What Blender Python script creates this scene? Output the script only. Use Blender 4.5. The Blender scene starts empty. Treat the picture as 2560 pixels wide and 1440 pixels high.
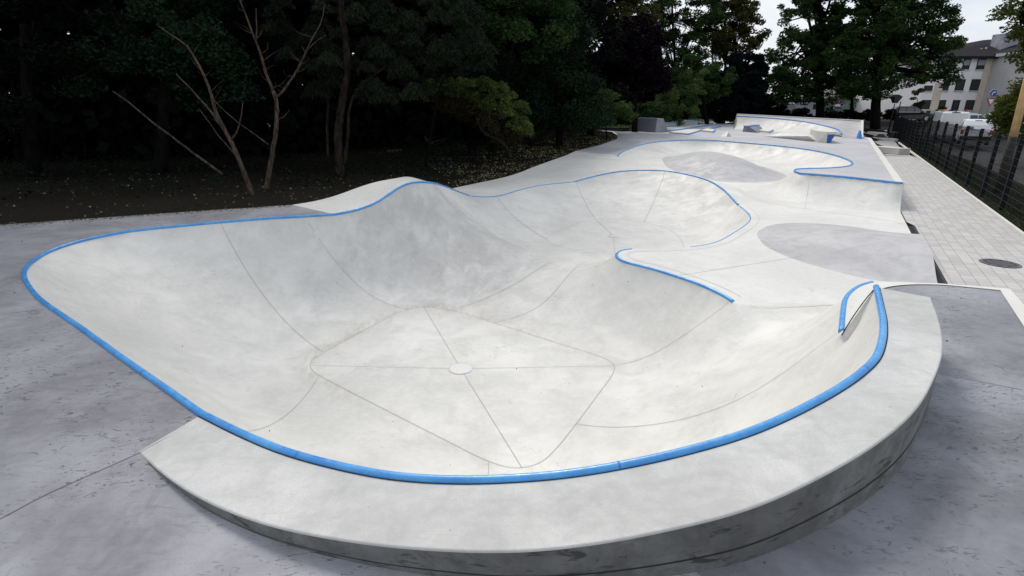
import bpy, math, random
import numpy as np
from mathutils import Vector, Matrix
from mathutils.geometry import delaunay_2d_cdt
random.seed(7); RNG=np.random.default_rng(11)
scene=bpy.context.scene; COL=scene.collection
# ------------------------------------------------------------------ camera maths
F=1330.; TH=math.atan(.352); CT,ST=math.cos(TH),math.sin(TH); H=3.05
def ray(x,y):
    u=(x-1280)/F; v=(720-y)/F
    return (u,CT+v*ST,-ST+v*CT)
def G(x,y,z=0.):
    d=ray(x,y); k=(z-H)/d[2]; return (d[0]*k,d[1]*k,z)
def onY(x,y,Y):
    d=ray(x,y); k=Y/d[1]; return (d[0]*k,Y,H+d[2]*k)
def pxm(Y,z=1.5):          # metres covered by one photo pixel at depth Y
    return (Y*CT+(H-z)*ST)/F
# ------------------------------------------------------------------ materials
MATS={}
def newmat(name):
    m=bpy.data.materials.new(name); m.use_nodes=True; nt=m.node_tree
    b=nt.nodes['Principled BSDF']; MATS[name]=m; return m,nt,b
def N(nt,t,**k):
    n=nt.nodes.new(t)
    for a,v in k.items():
        if a.startswith('i_'): n.inputs[a[2:].replace('_',' ')].default_value=v
        else: setattr(n,a,v)
    return n
def mixc(nt,fac,a,b,mode='MIX'):
    n=nt.nodes.new('ShaderNodeMix'); n.data_type='RGBA'; n.blend_type=mode
    for s,v in ((0,fac),(6,a),(7,b)):
        if hasattr(v,'is_linked') or isinstance(v,bpy.types.NodeSocket): nt.links.new(v,n.inputs[s])
        else: n.inputs[s].default_value=v if s==0 else (*v,1) if len(v)==3 else v
    return n.outputs[2]
def ramp(nt,src,p0,p1,c0=0,c1=1):
    n=nt.nodes.new('ShaderNodeMapRange'); n.inputs[1].default_value=p0; n.inputs[2].default_value=p1
    n.inputs[3].default_value=c0; n.inputs[4].default_value=c1; n.interpolation_type='SMOOTHSTEP'
    nt.links.new(src,n.inputs[0]); return n.outputs[0]
def pos(nt,scale=(1,1,1),rot=(0,0,0),loc=(0,0,0)):
    g=N(nt,'ShaderNodeNewGeometry'); m=N(nt,'ShaderNodeMapping'); nt.links.new(g.outputs['Position'],m.inputs[0])
    m.inputs['Scale'].default_value=scale; m.inputs['Rotation'].default_value=rot; m.inputs['Location'].default_value=loc
    return m.outputs[0]
def noise(nt,vec,s,d=4,r=.55,dist=0):
    n=N(nt,'ShaderNodeTexNoise'); nt.links.new(vec,n.inputs['Vector'])
    n.inputs['Scale'].default_value=s; n.inputs['Detail'].default_value=d; n.inputs['Roughness'].default_value=r; n.inputs['Distortion'].default_value=dist
    return n.outputs[0]
def concrete(name,base,var=.12,tint=(1,1,1),cloud=1.,speck=.25,pits=0.,rough=.62,loc=(0,0,0),stain=.3,streak=0.,dirt=False,scuff=.3,wear=False):
    m,nt,b=newmat(name); L=nt.links
    P=pos(nt,loc=loc); c0=tuple(base[i]*(1-var) for i in range(3)); c1=tuple(min(1,base[i]*(1+var*.7)*tint[i]) for i in range(3))
    n1=noise(nt,P,.55*cloud,5,.6,.4); n2=noise(nt,P,2.3*cloud,5,.62,.8); n3=noise(nt,P,11,4,.6)
    col=mixc(nt,ramp(nt,n1,.35,.65),c0,c1)
    col=mixc(nt,ramp(nt,n2,.40,.70,0,.55),col,tuple(base[i]*(1-var*1.5) for i in range(3)))
    col=mixc(nt,ramp(nt,n3,.42,.66,0,.22),col,tuple(min(1,base[i]*1.16) for i in range(3)))
    # trowel swirls : stretched fine noise
    P2=pos(nt,scale=(1,5,3),rot=(0,0,.5),loc=loc); n4=noise(nt,P2,2.6,6,.7,1.2)
    col=mixc(nt,ramp(nt,n4,.50,.72,0,.30),col,tuple(base[i]*(1-var*1.9) for i in range(3)))
    # fine grain
    n5=noise(nt,P,95,2,.5); col=mixc(nt,ramp(nt,n5,.35,.65,0,speck*.35),col,tuple(base[i]*.72 for i in range(3)))
    # dirty smudges
    n6=noise(nt,pos(nt,loc=(3.1,7.7,1.)),1.5,6,.75,.3); col=mixc(nt,ramp(nt,n6,.62,.74,0,stain),col,tuple(base[i]*q for i,q in zip(range(3),(.70,.67,.62))))
    # hairline scuffs and cracks
    nA=noise(nt,pos(nt,scale=(1,1.7,1),rot=(0,0,.9),loc=loc),1.3,3,.6,1.1); nB=noise(nt,pos(nt,loc=(8,2,1)),.9,3,.6)
    sb=N(nt,'ShaderNodeMath',operation='SUBTRACT'); L.new(nA,sb.inputs[0]); sb.inputs[1].default_value=.5
    ab=N(nt,'ShaderNodeMath',operation='ABSOLUTE'); L.new(sb.outputs[0],ab.inputs[0])
    l_=ramp(nt,ab.outputs[0],.0,.007,1,0); mk=ramp(nt,nB,.50,.62); ml=N(nt,'ShaderNodeMath',operation='MULTIPLY'); L.new(l_,ml.inputs[0]); L.new(mk,ml.inputs[1])
    m3=N(nt,'ShaderNodeMath',operation='MULTIPLY'); L.new(ml.outputs[0],m3.inputs[0]); m3.inputs[1].default_value=scuff
    col=mixc(nt,m3.outputs[0],col,tuple(base[i]*.45 for i in range(3)))
    # sparse dark specks and bits of leaf
    vo=N(nt,'ShaderNodeTexVoronoi'); L.new(P,vo.inputs['Vector']); vo.inputs['Scale'].default_value=3.2; vo.inputs['Randomness'].default_value=1
    col=mixc(nt,ramp(nt,vo.outputs['Distance'],.018,.034,.75,0),col,(.12,.10,.06))
    if wear:
        aw=N(nt,'ShaderNodeAttribute',attribute_name='wear'); nw=noise(nt,pos(nt,scale=(1.7,.8,1.0),rot=(0,0,-.35)),1.5,5,.62,.6); mw=N(nt,'ShaderNodeMath',operation='MULTIPLY'); L.new(ramp(nt,nw,.30,.72,.10,.8),mw.inputs[0]); L.new(aw.outputs['Fac'],mw.inputs[1])
        col=mixc(nt,mw.outputs[0],col,tuple(base[i]*q_ for i,q_ in zip(range(3),(.66,.65,.65))))
    if dirt:
        at=N(nt,'ShaderNodeAttribute',attribute_name='tint'); n9=noise(nt,pos(nt,scale=(3,1,1),rot=(0,0,.7)),3,5,.75); mq=N(nt,'ShaderNodeMath',operation='MULTIPLY'); L.new(ramp(nt,n9,.35,.62),mq.inputs[0]); L.new(at.outputs['Fac'],mq.inputs[1]); col=mixc(nt,mq.outputs[0],col,(base[0]*.55,base[1]*.50,base[2]*.42))
    if streak:
        n8=noise(nt,pos(nt,scale=(2.2,2.2,7)),1.6,6,.75,.6); col=mixc(nt,ramp(nt,n8,.56,.64,0,streak),col,tuple(base[i]*.22 for i in range(3)))
    if pits:
        Pp=pos(nt,scale=(1,2.3,1),rot=(0,0,-.35)); f1=noise(nt,Pp,12,4,.75,1.0); f2=noise(nt,P,.85,3,.6,.3)
        a=ramp(nt,f1,.575,.61); bb=ramp(nt,f2,.42,.54)
        mm=N(nt,'ShaderNodeMath',operation='MULTIPLY'); L.new(a,mm.inputs[0]); L.new(bb,mm.inputs[1])
        m2=N(nt,'ShaderNodeMath',operation='MULTIPLY'); L.new(mm.outputs[0],m2.inputs[0]); m2.inputs[1].default_value=pits
        col=mixc(nt,m2.outputs[0],col,tuple(base[i]*.24 for i in range(3)))
        nP=noise(nt,pos(nt,loc=(2,9,0)),.45,3,.5,.8); col=mixc(nt,ramp(nt,nP,.46,.66,0,.25),col,tuple(min(1,base[i]*1.35) for i in range(3)))
        v=N(nt,'ShaderNodeTexVoronoi',feature='DISTANCE_TO_EDGE'); L.new(pos(nt,scale=(1,1.6,1)),v.inputs['Vector']); v.inputs['Scale'].default_value=1.3
    L.new(col,b.inputs['Base Color'])
    r=ramp(nt,n2,.3,.7,rough-.10,rough+.12); L.new(r,b.inputs['Roughness']); b.inputs['Specular IOR Level'].default_value=.35
    bp=N(nt,'ShaderNodeBump'); bp.inputs['Strength'].default_value=.22; bp.inputs['Distance'].default_value=.006
    mx=N(nt,'ShaderNodeMath',operation='ADD'); L.new(n3,mx.inputs[0]); L.new(n5,mx.inputs[1]); L.new(mx.outputs[0],bp.inputs['Height']); L.new(bp.outputs[0],b.inputs['Normal'])
    return m
concrete('bowl_concrete',(.665,.652,.618),.12,cloud=.8,stain=.34,dirt=True,wear=True,scuff=.45)
concrete('panel_concrete',(.615,.606,.583),.16,cloud=1.1,stain=.45,loc=(5,2,0),dirt=True,wear=True)
concrete('slab_concrete',(.66,.648,.618),.09,cloud=.7,stain=.25)
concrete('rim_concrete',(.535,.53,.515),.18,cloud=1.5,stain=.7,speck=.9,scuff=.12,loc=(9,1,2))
concrete('rim_face',(.17,.17,.165),.4,cloud=2.0,stain=.6,speck=.9,streak=.85)  # darker than the rim top: staining, with shade painted in
concrete('deck_concrete',(.278,.278,.305),.38,cloud=.9,stain=.65,scuff=.3,speck=.8,pits=.95,rough=.5)
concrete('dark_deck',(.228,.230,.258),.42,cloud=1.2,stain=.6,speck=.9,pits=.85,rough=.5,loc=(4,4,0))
concrete('hump_concrete',(.455,.447,.455),.14,cloud=1.3,stain=.3,loc=(1,8,0))
concrete('platform_concrete',(.47,.47,.49),.12,cloud=.6,stain=.25)
concrete('block_concrete',(.42,.41,.39),.12,cloud=2,stain=.3)
concrete('dark_block',(.24,.24,.27),.2,cloud=2,stain=.3)
concrete('curb_concrete',(.66,.645,.60),.06,cloud=1.5,stain=.15)
def flat(name,c,rough=.6,metal=0,spec=.5,var=0.,vs=6.,emit=None):
    m,nt,b=newmat(name); b.inputs['Roughness'].default_value=rough; b.inputs['Metallic'].default_value=metal; b.inputs['Specular IOR Level'].default_value=spec
    if var:
        n=noise(nt,pos(nt),vs,5,.65,.3); col=mixc(nt,ramp(nt,n,.3,.7),tuple(x*(1-var) for x in c),tuple(min(1,x*(1+var)) for x in c)); nt.links.new(col,b.inputs['Base Color'])
    else: b.inputs['Base Color'].default_value=(*c,1)
    return m
def coping_mat():
    m,nt,b=newmat('blue_coping'); P=pos(nt)
    n=noise(nt,P,3,5,.7); col=mixc(nt,ramp(nt,n,.35,.7),(.032,.235,.60),(.075,.34,.70))
    n2=noise(nt,P,60,3,.8); n3=noise(nt,P,1.3,3,.6)
    a=ramp(nt,n2,.66,.70); bb=ramp(nt,n3,.48,.6); mm=N(nt,'ShaderNodeMath',operation='MULTIPLY'); nt.links.new(a,mm.inputs[0]); nt.links.new(bb,mm.inputs[1])
    col=mixc(nt,mm.outputs[0],col,(.02,.03,.05)); n7=noise(nt,pos(nt,scale=(1,1,9)),14,4,.8); col=mixc(nt,ramp(nt,n7,.52,.72,0,.45),col,(.16,.42,.74)); n8=noise(nt,P,7,5,.8,.5); col=mixc(nt,ramp(nt,n8,.635,.65,0,.85),col,(.20,.21,.22)); b.inputs['Specular IOR Level'].default_value=.7; nt.links.new(ramp(nt,n7,.3,.7,.2,.5),b.inputs['Roughness']); nt.links.new(col,b.inputs['Base Color']); pass
coping_mat()
flat('seam',(.40,.385,.35),.9)
flat('seam_soft',(.47,.455,.425),.9)
flat('deck_seam',(.10,.098,.11),.9)
flat('dark_gap',(.02,.02,.024),.8)
flat('grate',(.015,.016,.022),.6)
flat('weld',(.03,.20,.52),.6)
flat('drain_metal',(.64,.64,.62),.6,var=.12,vs=60)
flat('cast_iron',(.09,.085,.09),.55,.5,var=.35,vs=30)
flat('blue_paint',(.06,.25,.70),.5,var=.12)
flat('deep_blue_paint',(.015,.10,.42),.5,var=.12)
flat('fence_paint',(.005,.006,.008),.6,spec=.15)
flat('wire_paint',(.004,.005,.007),.7,spec=.1)
flat('wire_bar',(.05,.055,.05),.7,spec=.1)
flat('glass',(.012,.014,.018),.08,0,.9)
flat('sky_glass',(.30,.36,.44),.12,0,.9)  # pale sky reflection painted into the glass colour
flat('white_paint',(.72,.73,.75),.3,var=.03)
flat('van_grey',(.55,.56,.56),.35,var=.03)
flat('dark_paint',(.012,.014,.020),.2,.3)
flat('chrome',(.7,.7,.72),.2,1.)
flat('rubber',(.015,.015,.015),.8)
flat('rim_metal',(.5,.5,.52),.35,.8)
flat('red_light',(.5,.02,.015),.3)
flat('amber_light',(.8,.18,.02),.3)
flat('plaster',(.88,.855,.845),.85,var=.05,vs=1.2)
flat('grey_plaster',(.50,.50,.50),.85,var=.06,vs=1.2)
flat('beige_stone',(.66,.57,.48),.85,var=.08,vs=3)
flat('roof_tile',(.020,.019,.023),.95,spec=.1,var=.2,vs=3)
flat('brick_red',(.27,.075,.05),.85,var=.15,vs=8)
flat('pane_dark',(.012,.015,.018),.12,0,.8,var=.3)
flat('frame_white',(.5,.5,.52),.5)
flat('sign_blue',(.01,.05,.28),.4); flat('sign_white',(.75,.75,.75),.4); flat('sign_red',(.42,.01,.03),.4); flat('sign_grey',(.25,.26,.27),.4,.6)
flat('wood_pole',(.66,.42,.19),.6,var=.18,vs=3)
flat('pole_dark',(.035,.03,.025),.7,var=.3,vs=5)
flat('wall_concrete',(.045,.045,.05),.8,var=.3,vs=2)
flat('green_glass',(.22,.32,.28),.4,var=.4,vs=2)
flat('grey_panel',(.30,.30,.34),.5,var=.3,vs=1)
flat('bin_paint',(.012,.022,.018),.4)
flat('plate_grey',(.10,.11,.13),.5)
def bark(name,c,sc=7):
    m,nt,b=newmat(name); P=pos(nt,scale=(1,1,.3)); n=noise(nt,P,sc,6,.75,.4)
    nt.links.new(mixc(nt,ramp(nt,n,.38,.62),tuple(x*.45 for x in c),tuple(x*1.5 for x in c)),b.inputs['Base Color']); b.inputs['Roughness'].default_value=.9; b.inputs['Specular IOR Level'].default_value=.06
    bp=N(nt,'ShaderNodeBump'); bp.inputs['Strength'].default_value=.8; bp.inputs['Distance'].default_value=.03; nt.links.new(n,bp.inputs['Height']); nt.links.new(bp.outputs[0],b.inputs['Normal'])
bark('bark_dark',(.006,.0055,.005)); bark('bark_red',(.075,.054,.043),14); bark('bark_pale',(.07,.062,.052),9); bark('bark_brown',(.028,.022,.017)); bark('bark_trunk',(.016,.014,.012))
def leafmat(name,c0,c1,trans=.15,hi=None):
    m,nt,b=newmat(name); a=N(nt,'ShaderNodeAttribute',attribute_name='tint')
    col=mixc(nt,a.outputs['Fac'],c0,c1)
    nt.links.new(col,b.inputs['Base Color']); b.inputs['Roughness'].default_value=.75; b.inputs['Specular IOR Level'].default_value=.06
    t=N(nt,'ShaderNodeBsdfTranslucent'); nt.links.new(col,t.inputs[0]); mx=N(nt,'ShaderNodeMixShader'); mx.inputs[0].default_value=trans
    nt.links.new(b.outputs[0],mx.inputs[1]); nt.links.new(t.outputs[0],mx.inputs[2]); nt.links.new(mx.outputs[0],nt.nodes['Material Output'].inputs[0])
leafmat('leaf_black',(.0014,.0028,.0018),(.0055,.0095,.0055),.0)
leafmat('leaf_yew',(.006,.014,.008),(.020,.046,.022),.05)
leafmat('leaf_cedar',(.009,.014,.009),(.032,.043,.026),.05)
leafmat('leaf_green',(.012,.028,.009),(.050,.095,.028))
leafmat('leaf_mid',(.018,.036,.010),(.07,.11,.03))
leafmat('leaf_bush',(.02,.04,.012),(.10,.15,.045))
leafmat('leaf_olive',(.03,.034,.010),(.10,.10,.03))
leafmat('leaf_purple',(.004,.002,.004),(.014,.007,.011),.05)
leafmat('leaf_navy',(.002,.005,.006),(.006,.012,.012),.05)
leafmat('leaf_juniper',(.022,.034,.012),(.12,.165,.045),.1)
leafmat('leaf_rust',(.014,.013,.007),(.07,.058,.028),.1)
leafmat('leaf_yellow',(.03,.045,.010),(.13,.15,.03),.2)
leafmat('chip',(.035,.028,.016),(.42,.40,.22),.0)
leafmat('grass_blade',(.03,.07,.008),(.09,.17,.02),.2)
def soil():
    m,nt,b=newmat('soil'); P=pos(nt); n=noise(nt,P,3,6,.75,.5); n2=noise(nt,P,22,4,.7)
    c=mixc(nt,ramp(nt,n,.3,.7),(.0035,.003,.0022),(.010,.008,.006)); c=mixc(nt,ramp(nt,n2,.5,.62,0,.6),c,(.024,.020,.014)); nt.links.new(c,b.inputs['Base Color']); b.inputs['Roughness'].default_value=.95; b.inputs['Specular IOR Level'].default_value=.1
    bp=N(nt,'ShaderNodeBump'); bp.inputs['Strength'].default_value=1.; bp.inputs['Distance'].default_value=.05; nt.links.new(n2,bp.inputs['Height']); nt.links.new(bp.outputs[0],b.inputs['Normal'])
soil()
def asphalt():
    m,nt,b=newmat('asphalt'); P=pos(nt); n=noise(nt,P,.5,5,.6,.5); n2=noise(nt,P,30,3,.7)
    c=mixc(nt,ramp(nt,n,.3,.7),(.055,.055,.06),(.085,.083,.085)); c=mixc(nt,ramp(nt,n2,.4,.7,0,.5),c,(.13,.13,.13)); nt.links.new(c,b.inputs['Base Color']); b.inputs['Roughness'].default_value=.9; b.inputs['Specular IOR Level'].default_value=.1
asphalt()
flat('lawn',(.035,.075,.012),.9,var=.35,vs=4)
PA=math.atan(.588)     # direction of the paved path, clockwise from +Y
def pavers():
    m,nt,b=newmat('pavers'); L=nt.links
    P=pos(nt,rot=(0,0,PA-math.pi/2+math.pi))
    br=N(nt,'ShaderNodeTexBrick'); L.new(P,br.inputs['Vector']); br.inputs['Scale'].default_value=1; br.inputs['Brick Width'].default_value=.2; br.inputs['Row Height'].default_value=.2
    br.inputs['Mortar Size'].default_value=.006; br.inputs['Color1'].default_value=(.41,.395,.385,1); br.inputs['Color2'].default_value=(.54,.52,.50,1); br.inputs['Mortar'].default_value=(.22,.21,.19,1); br.inputs['Mortar Smooth'].default_value=.3
    n=noise(nt,P,1.1,5,.6); c=mixc(nt,ramp(nt,n,.35,.7,0,.35),br.outputs[0],(.42,.40,.39)); n2=noise(nt,P,40,3,.6); c=mixc(nt,ramp(nt,n2,.4,.7,0,.25),c,(.38,.37,.36))
    L.new(c,b.inputs['Base Color']); b.inputs['Roughness'].default_value=.8
    bp=N(nt,'ShaderNodeBump'); bp.invert=True; bp.inputs['Strength'].default_value=.5; bp.inputs['Distance'].default_value=.006; L.new(br.outputs[1],bp.inputs['Height']); L.new(bp.outputs[0],b.inputs['Normal'])
pavers()
# ------------------------------------------------------------------ object helpers
def tag(o,label=None,cat=None,group=None,kind=None):
    if label: o['label']=label
    if cat: o['category']=cat
    if group: o['group']=group
    if kind: o['kind']=kind
    return o
def empty(name,loc=(0,0,0),rz=0,**k):
    o=bpy.data.objects.new(name,None); o.empty_display_size=.1; COL.objects.link(o); o.location=loc; o.rotation_euler=(0,0,rz); return tag(o,**k)
def mesh_obj(name,V,Fc,mats,parent=None,smooth=False,midx=None,attr=None,world=False):
    me=bpy.data.meshes.new(name)
    if isinstance(Fc,np.ndarray):
        n,k=Fc.shape; me.vertices.add(len(V)); me.vertices.foreach_set('co',np.asarray(V,np.float32).ravel())
        me.loops.add(n*k); me.loops.foreach_set('vertex_index',Fc.astype(np.int32).ravel())
        me.polygons.add(n); me.polygons.foreach_set('loop_start',np.arange(0,n*k,k,dtype=np.int32)); me.polygons.foreach_set('loop_total',np.full(n,k,np.int32))
        me.update(calc_edges=True)
    else:
        me.from_pydata([tuple(map(float,v)) for v in V],[],[list(map(int,f)) for f in Fc])
    if isinstance(mats,str): mats=[mats]
    for m in mats: me.materials.append(MATS[m])
    if midx is not None: me.polygons.foreach_set('material_index',np.asarray(midx,np.int32))
    if attr is not None:
        a=me.attributes.new('tint','FLOAT','POINT'); a.data.foreach_set('value',np.asarray(attr,np.float32))
    if smooth: me.polygons.foreach_set('use_smooth',np.ones(len(me.polygons),bool))
    me.validate(); me.update()
    o=bpy.data.objects.new(name,me); COL.objects.link(o)
    if parent is not None:
        o.parent=parent
        if world:      # geometry was given in world coordinates
            o.matrix_parent_inverse=(Matrix.Translation(parent.location)@parent.rotation_euler.to_matrix().to_4x4()).inverted()
    return o
class MB:
    def __init__(s): s.v=[]; s.f=[]; s.m=[]
    def add(s,V,Fc,mi=0):
        b=len(s.v); s.v+= [tuple(p) for p in V]; s.f+=[[i+b for i in f] for f in Fc]; s.m+=[mi]*len(Fc); return s
    def box(s,x0,x1,y0,y1,z0,z1,mi=0):
        V=[(x,y,z) for z in (z0,z1) for y in (y0,y1) for x in (x0,x1)]
        return s.add(V,[(0,2,3,1),(4,5,7,6),(0,1,5,4),(2,6,7,3),(0,4,6,2),(1,3,7,5)],mi)
    def prism(s,base,top,mi=0):         # two matching loops
        n=len(base); V=list(base)+list(top); Fc=[tuple(range(n))[::-1],tuple(range(n,2*n))]+[(i,(i+1)%n,n+(i+1)%n,n+i) for i in range(n)]
        return s.add(V,Fc,mi)
    def tube(s,pts,rad,seg=8,mi=0,cap=True):
        pts=[Vector(p) for p in pts]; n=len(pts)
        if not hasattr(rad,'__len__'): rad=[rad]*n
        V=[];Fc=[]; prev=None
        for i,p in enumerate(pts):
            t=(pts[min(i+1,n-1)]-pts[max(i-1,0)]).normalized()
            if prev is None:
                u=t.cross(Vector((0,0,1)));
                if u.length<1e-3: u=t.cross(Vector((1,0,0)))
                u.normalize()
            else:
                u=prev-t*prev.dot(t)
                if u.length<1e-4: u=t.orthogonal()
                u.normalize()
            prev=u; w=t.cross(u)
            for k in range(seg):
                a=2*math.pi*k/seg; V.append(p+(u*math.cos(a)+w*math.sin(a))*rad[i])
        for i in range(n-1):
            for k in range(seg):
                Fc.append((i*seg+k,i*seg+(k+1)%seg,(i+1)*seg+(k+1)%seg,(i+1)*seg+k))
        if cap: Fc.append(tuple(range(seg))[::-1]); Fc.append(tuple((n-1)*seg+k for k in range(seg)))
        return s.add(V,Fc,mi)
    def build(s,name,mats,parent=None,smooth=False,world=False,bevel=0):
        o=mesh_obj(name,s.v,s.f,mats,parent,smooth,s.m,world=world)
        if bevel:
            b=o.modifiers.new('bevel','BEVEL'); b.width=bevel; b.segments=2; b.limit_method='ANGLE'
        return o
# ------------------------------------------------------------------ curve helpers
def catmull(P,step=.08):
    P=[np.array(p,float) for p in P]; out=[]
    Q=[2*P[0]-P[1]]+P+[2*P[-1]-P[-2]]
    for i in range(1,len(Q)-2):
        p0,p1,p2,p3=Q[i-1:i+3]; n=max(2,int(np.linalg.norm(p2-p1)/(step*.5)))
        a01=max(np.linalg.norm(p1-p0),1e-6)**.5; a12=max(np.linalg.norm(p2-p1),1e-6)**.5; a23=max(np.linalg.norm(p3-p2),1e-6)**.5
        t0,t1=0,a01; t2=t1+a12; t3=t2+a23
        for k in range(n):
            t=t1+(t2-t1)*k/n
            A1=(t1-t)/(t1-t0)*p0+(t-t0)/(t1-t0)*p1; A2=(t2-t)/(t2-t1)*p1+(t-t1)/(t2-t1)*p2; A3=(t3-t)/(t3-t2)*p2+(t-t2)/(t3-t2)*p3
            B1=(t2-t)/(t2-t0)*A1+(t-t0)/(t2-t0)*A2; B2=(t3-t)/(t3-t1)*A2+(t-t1)/(t3-t1)*A3
            out.append((t2-t)/(t2-t1)*B1+(t-t1)/(t2-t1)*B2)
    out.append(P[-1]); return resample(np.array(out),step)
def resample(A,step):
    A=np.asarray(A,float); d=np.r_[0,np.cumsum(np.linalg.norm(np.diff(A,axis=0),axis=1))]; n=max(2,int(round(d[-1]/step))+1)
    s=np.linspace(0,d[-1],n); return np.stack([np.interp(s,d,A[:,i]) for i in range(A.shape[1])],1)
def smoothc(A,it):
    A=A.copy()
    for _ in range(it): A[1:-1]=(A[:-2]+2*A[1:-1]+A[2:])/4
    return A
def px(L): return [G(*p) for p in L]
def inside(P,poly):
    x,y=P[:,0],P[:,1]; r=np.zeros(len(P),bool); n=len(poly); X,Y=poly[:,0],poly[:,1]; j=n-1
    for i in range(n):
        c=((Y[i]>y)!=(Y[j]>y)); 
        if c.any():
            xi=(X[j]-X[i])*(y-Y[i])/((Y[j]-Y[i])+1e-12)+X[i]; r^=c&(x<xi)
        j=i
    return r
def seglen(S):
    d=np.linalg.norm(np.diff(S[:,:2],axis=0),axis=1); l=np.zeros(len(S)); l[:-1]+=d/2; l[1:]+=d/2; return l
def soft(P,S,l,vals=None,eps=1e-3):   # smooth distance to a curve + interpolated values
    out=np.empty(len(P)); res=None if vals is None else np.empty((len(P),vals.shape[1]))
    for a in range(0,len(P),4000):
        q=P[a:a+4000]; r2=((q[:,None,:2]-S[None,:,:2])**2).sum(2)+eps**2
        w=l[None]/r2**2; W=w.sum(1); out[a:a+4000]=(math.pi/(2*W))**(1/3)
        if res is not None: res[a:a+4000]=(w@vals)/W[:,None]
    return out,res
def hard(P,S):
    out=np.empty(len(P))
    for a in range(0,len(P),4000):
        q=P[a:a+4000]; out[a:a+4000]=np.sqrt(((q[:,None,:2]-S[None,:,:2])**2).sum(2).min(1))
    return out
def sstep(t): t=np.clip(t,0,1); return t*t*(3-2*t)
def arc(t,depth,run):
    phi=2*np.arctan2(np.maximum(depth,1e-3),run); phi=np.minimum(phi,math.radians(84)); k=np.sin(phi)**2
    k=np.clip(k,.02,.985); return (1-np.sqrt(1-k*t*t))/(1-np.sqrt(1-k))
def triangulate(poly,step,extra=None,rings=()):
    poly=np.asarray(poly)[:,:2]
    x0,y0=poly.min(0); x1,y1=poly.max(0)
    gx,gy=np.meshgrid(np.arange(x0+step/2,x1,step),np.arange(y0+step/2,y1,step*.866)); gx[::2]+=step/2
    P=np.stack([gx.ravel(),gy.ravel()],1); P=P[inside(P,poly)]
    rmax=max(rings) if rings else 0
    P=P[hard(P,poly)>max(step*.6,rmax+step*.4)]
    pts=[poly]; cnt=len(poly)
    for r in rings:
        d=np.roll(poly,-1,0)-np.roll(poly,1,0); n=np.stack([-d[:,1],d[:,0]],1); n/=np.linalg.norm(n,axis=1)[:,None]+1e-9
        for sgn in (1,-1):
            Q=poly+n*sgn*r; m=inside(Q,poly); Q=Q[m]
            if len(Q): Q=Q[hard(Q,poly)>r*.9]; pts.append(Q)
    pts.append(P)
    if extra is not None: pts.append(extra)
    A=np.concatenate(pts)
    E=[(i,(i+1)%cnt) for i in range(cnt)]
    r=delaunay_2d_cdt([Vector((float(a),float(b))) for a,b in A],E,[],0,1e-5)
    V=np.array([(v.x,v.y) for v in r[0]]); T=np.array([f for f in r[2] if len(f)==3])
    c=V[T].mean(1); T=T[inside(c,poly)]
    return V,T
def surface(name,poly,step,zfn,mats,parent=None,rings=(),midxfn=None,smooth=True,extra=None):
    V,T=triangulate(poly,step,rings=rings,extra=extra); z=zfn(V); V3=np.c_[V,z]
    mi=midxfn(V[T].mean(1)) if midxfn else None
    e1=V[T[:,1]]-V[T[:,0]]; e2=V[T[:,2]]-V[T[:,0]]; fl=(e1[:,0]*e2[:,1]-e1[:,1]*e2[:,0])<0; T[fl]=T[fl][:,::-1]
    return mesh_obj(name,V3,T,mats,parent,smooth,mi)
def ribbon(A,w,zfn,off=.004):      # thin strip draped on a surface
    A=np.asarray(A)[:,:2]; d=np.gradient(A,axis=0); n=np.stack([-d[:,1],d[:,0]],1); n/=np.linalg.norm(n,axis=1)[:,None]+1e-9
    L=A+n*w/2; R=A-n*w/2; zl=zfn(L)+off; zr=zfn(R)+off
    V=np.r_[np.c_[L,zl],np.c_[R,zr]]; k=len(A); Fc=[(i,k+i,k+i+1,i+1) for i in range(k-1)]
    return V.tolist(),Fc
def line(a,b,step=.06): return resample(np.array([a[:2],b[:2]],float),step)
# ------------------------------------------------------------------ traced curves of the skatepark (world metres)
D=.70; PZ=.725
near_px=[(2190,718,1.20),(2199,760,1.20),(2207,805,1.20),(2205,850,1.195),(2188,897,1.185),(2150,935,1.17),(2105,967,1.155),(2040,1005,1.135),(1950,1050,1.10),(1850,1090,1.07),(1700,1133,1.02),(1550,1166,.97),(1400,1189,.93),(1250,1200,.90),(1150,1202,.88),(1050,1198,.86),(950,1187,.835),(800,1155,.79),(700,1125,.76),(600,1083,.73),(505,1036,.702)]
A1=catmull(px(near_px),.07)
left_px=[(505,1036,.702),(406,966,.7),(305,895,.7),(203,821,.7),(102,750,.7),(72,715,.7),(61,689,.7),(66,670,.7),(91,648,.7),(132,626,.7),(203,603,.7),(305,582,.7),(366,574,.7),(508,560,.7),(660,547,.7),(762,541,.7),(838,536,.7)]
A2=catmull(px(left_px),.08)
wave_px=[(838,536,.7),(889,526,.69),(940,507,.77),(975,484,.92),(1006,464,1.06),(1036,456,1.09),(1066,456,1.04),(1107,465,.73),(1148,481,.31),(1173,490,.08)]
A3=smoothc(catmull(px(wave_px),.08),6)
flat_px=[(1173,490,.08),(1190,492,.02),(1209,493,0),(1243,491,0),(1295,476,0),(1354,463,0),(1412,457,0),(1439,454,0)]
B1=smoothc(catmull(px(flat_px),.10),10)
back_px=[(1439,454,0),(1491,440,.12),(1549,429,.24),(1608,426,.32),(1659,427,.36),(1705,434,.36),(1764,449,.33),(1803,470,.24),(1827,492,.12),(1846,513,0)]
C1=smoothc(catmull(px(back_px),.10),14)
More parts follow.
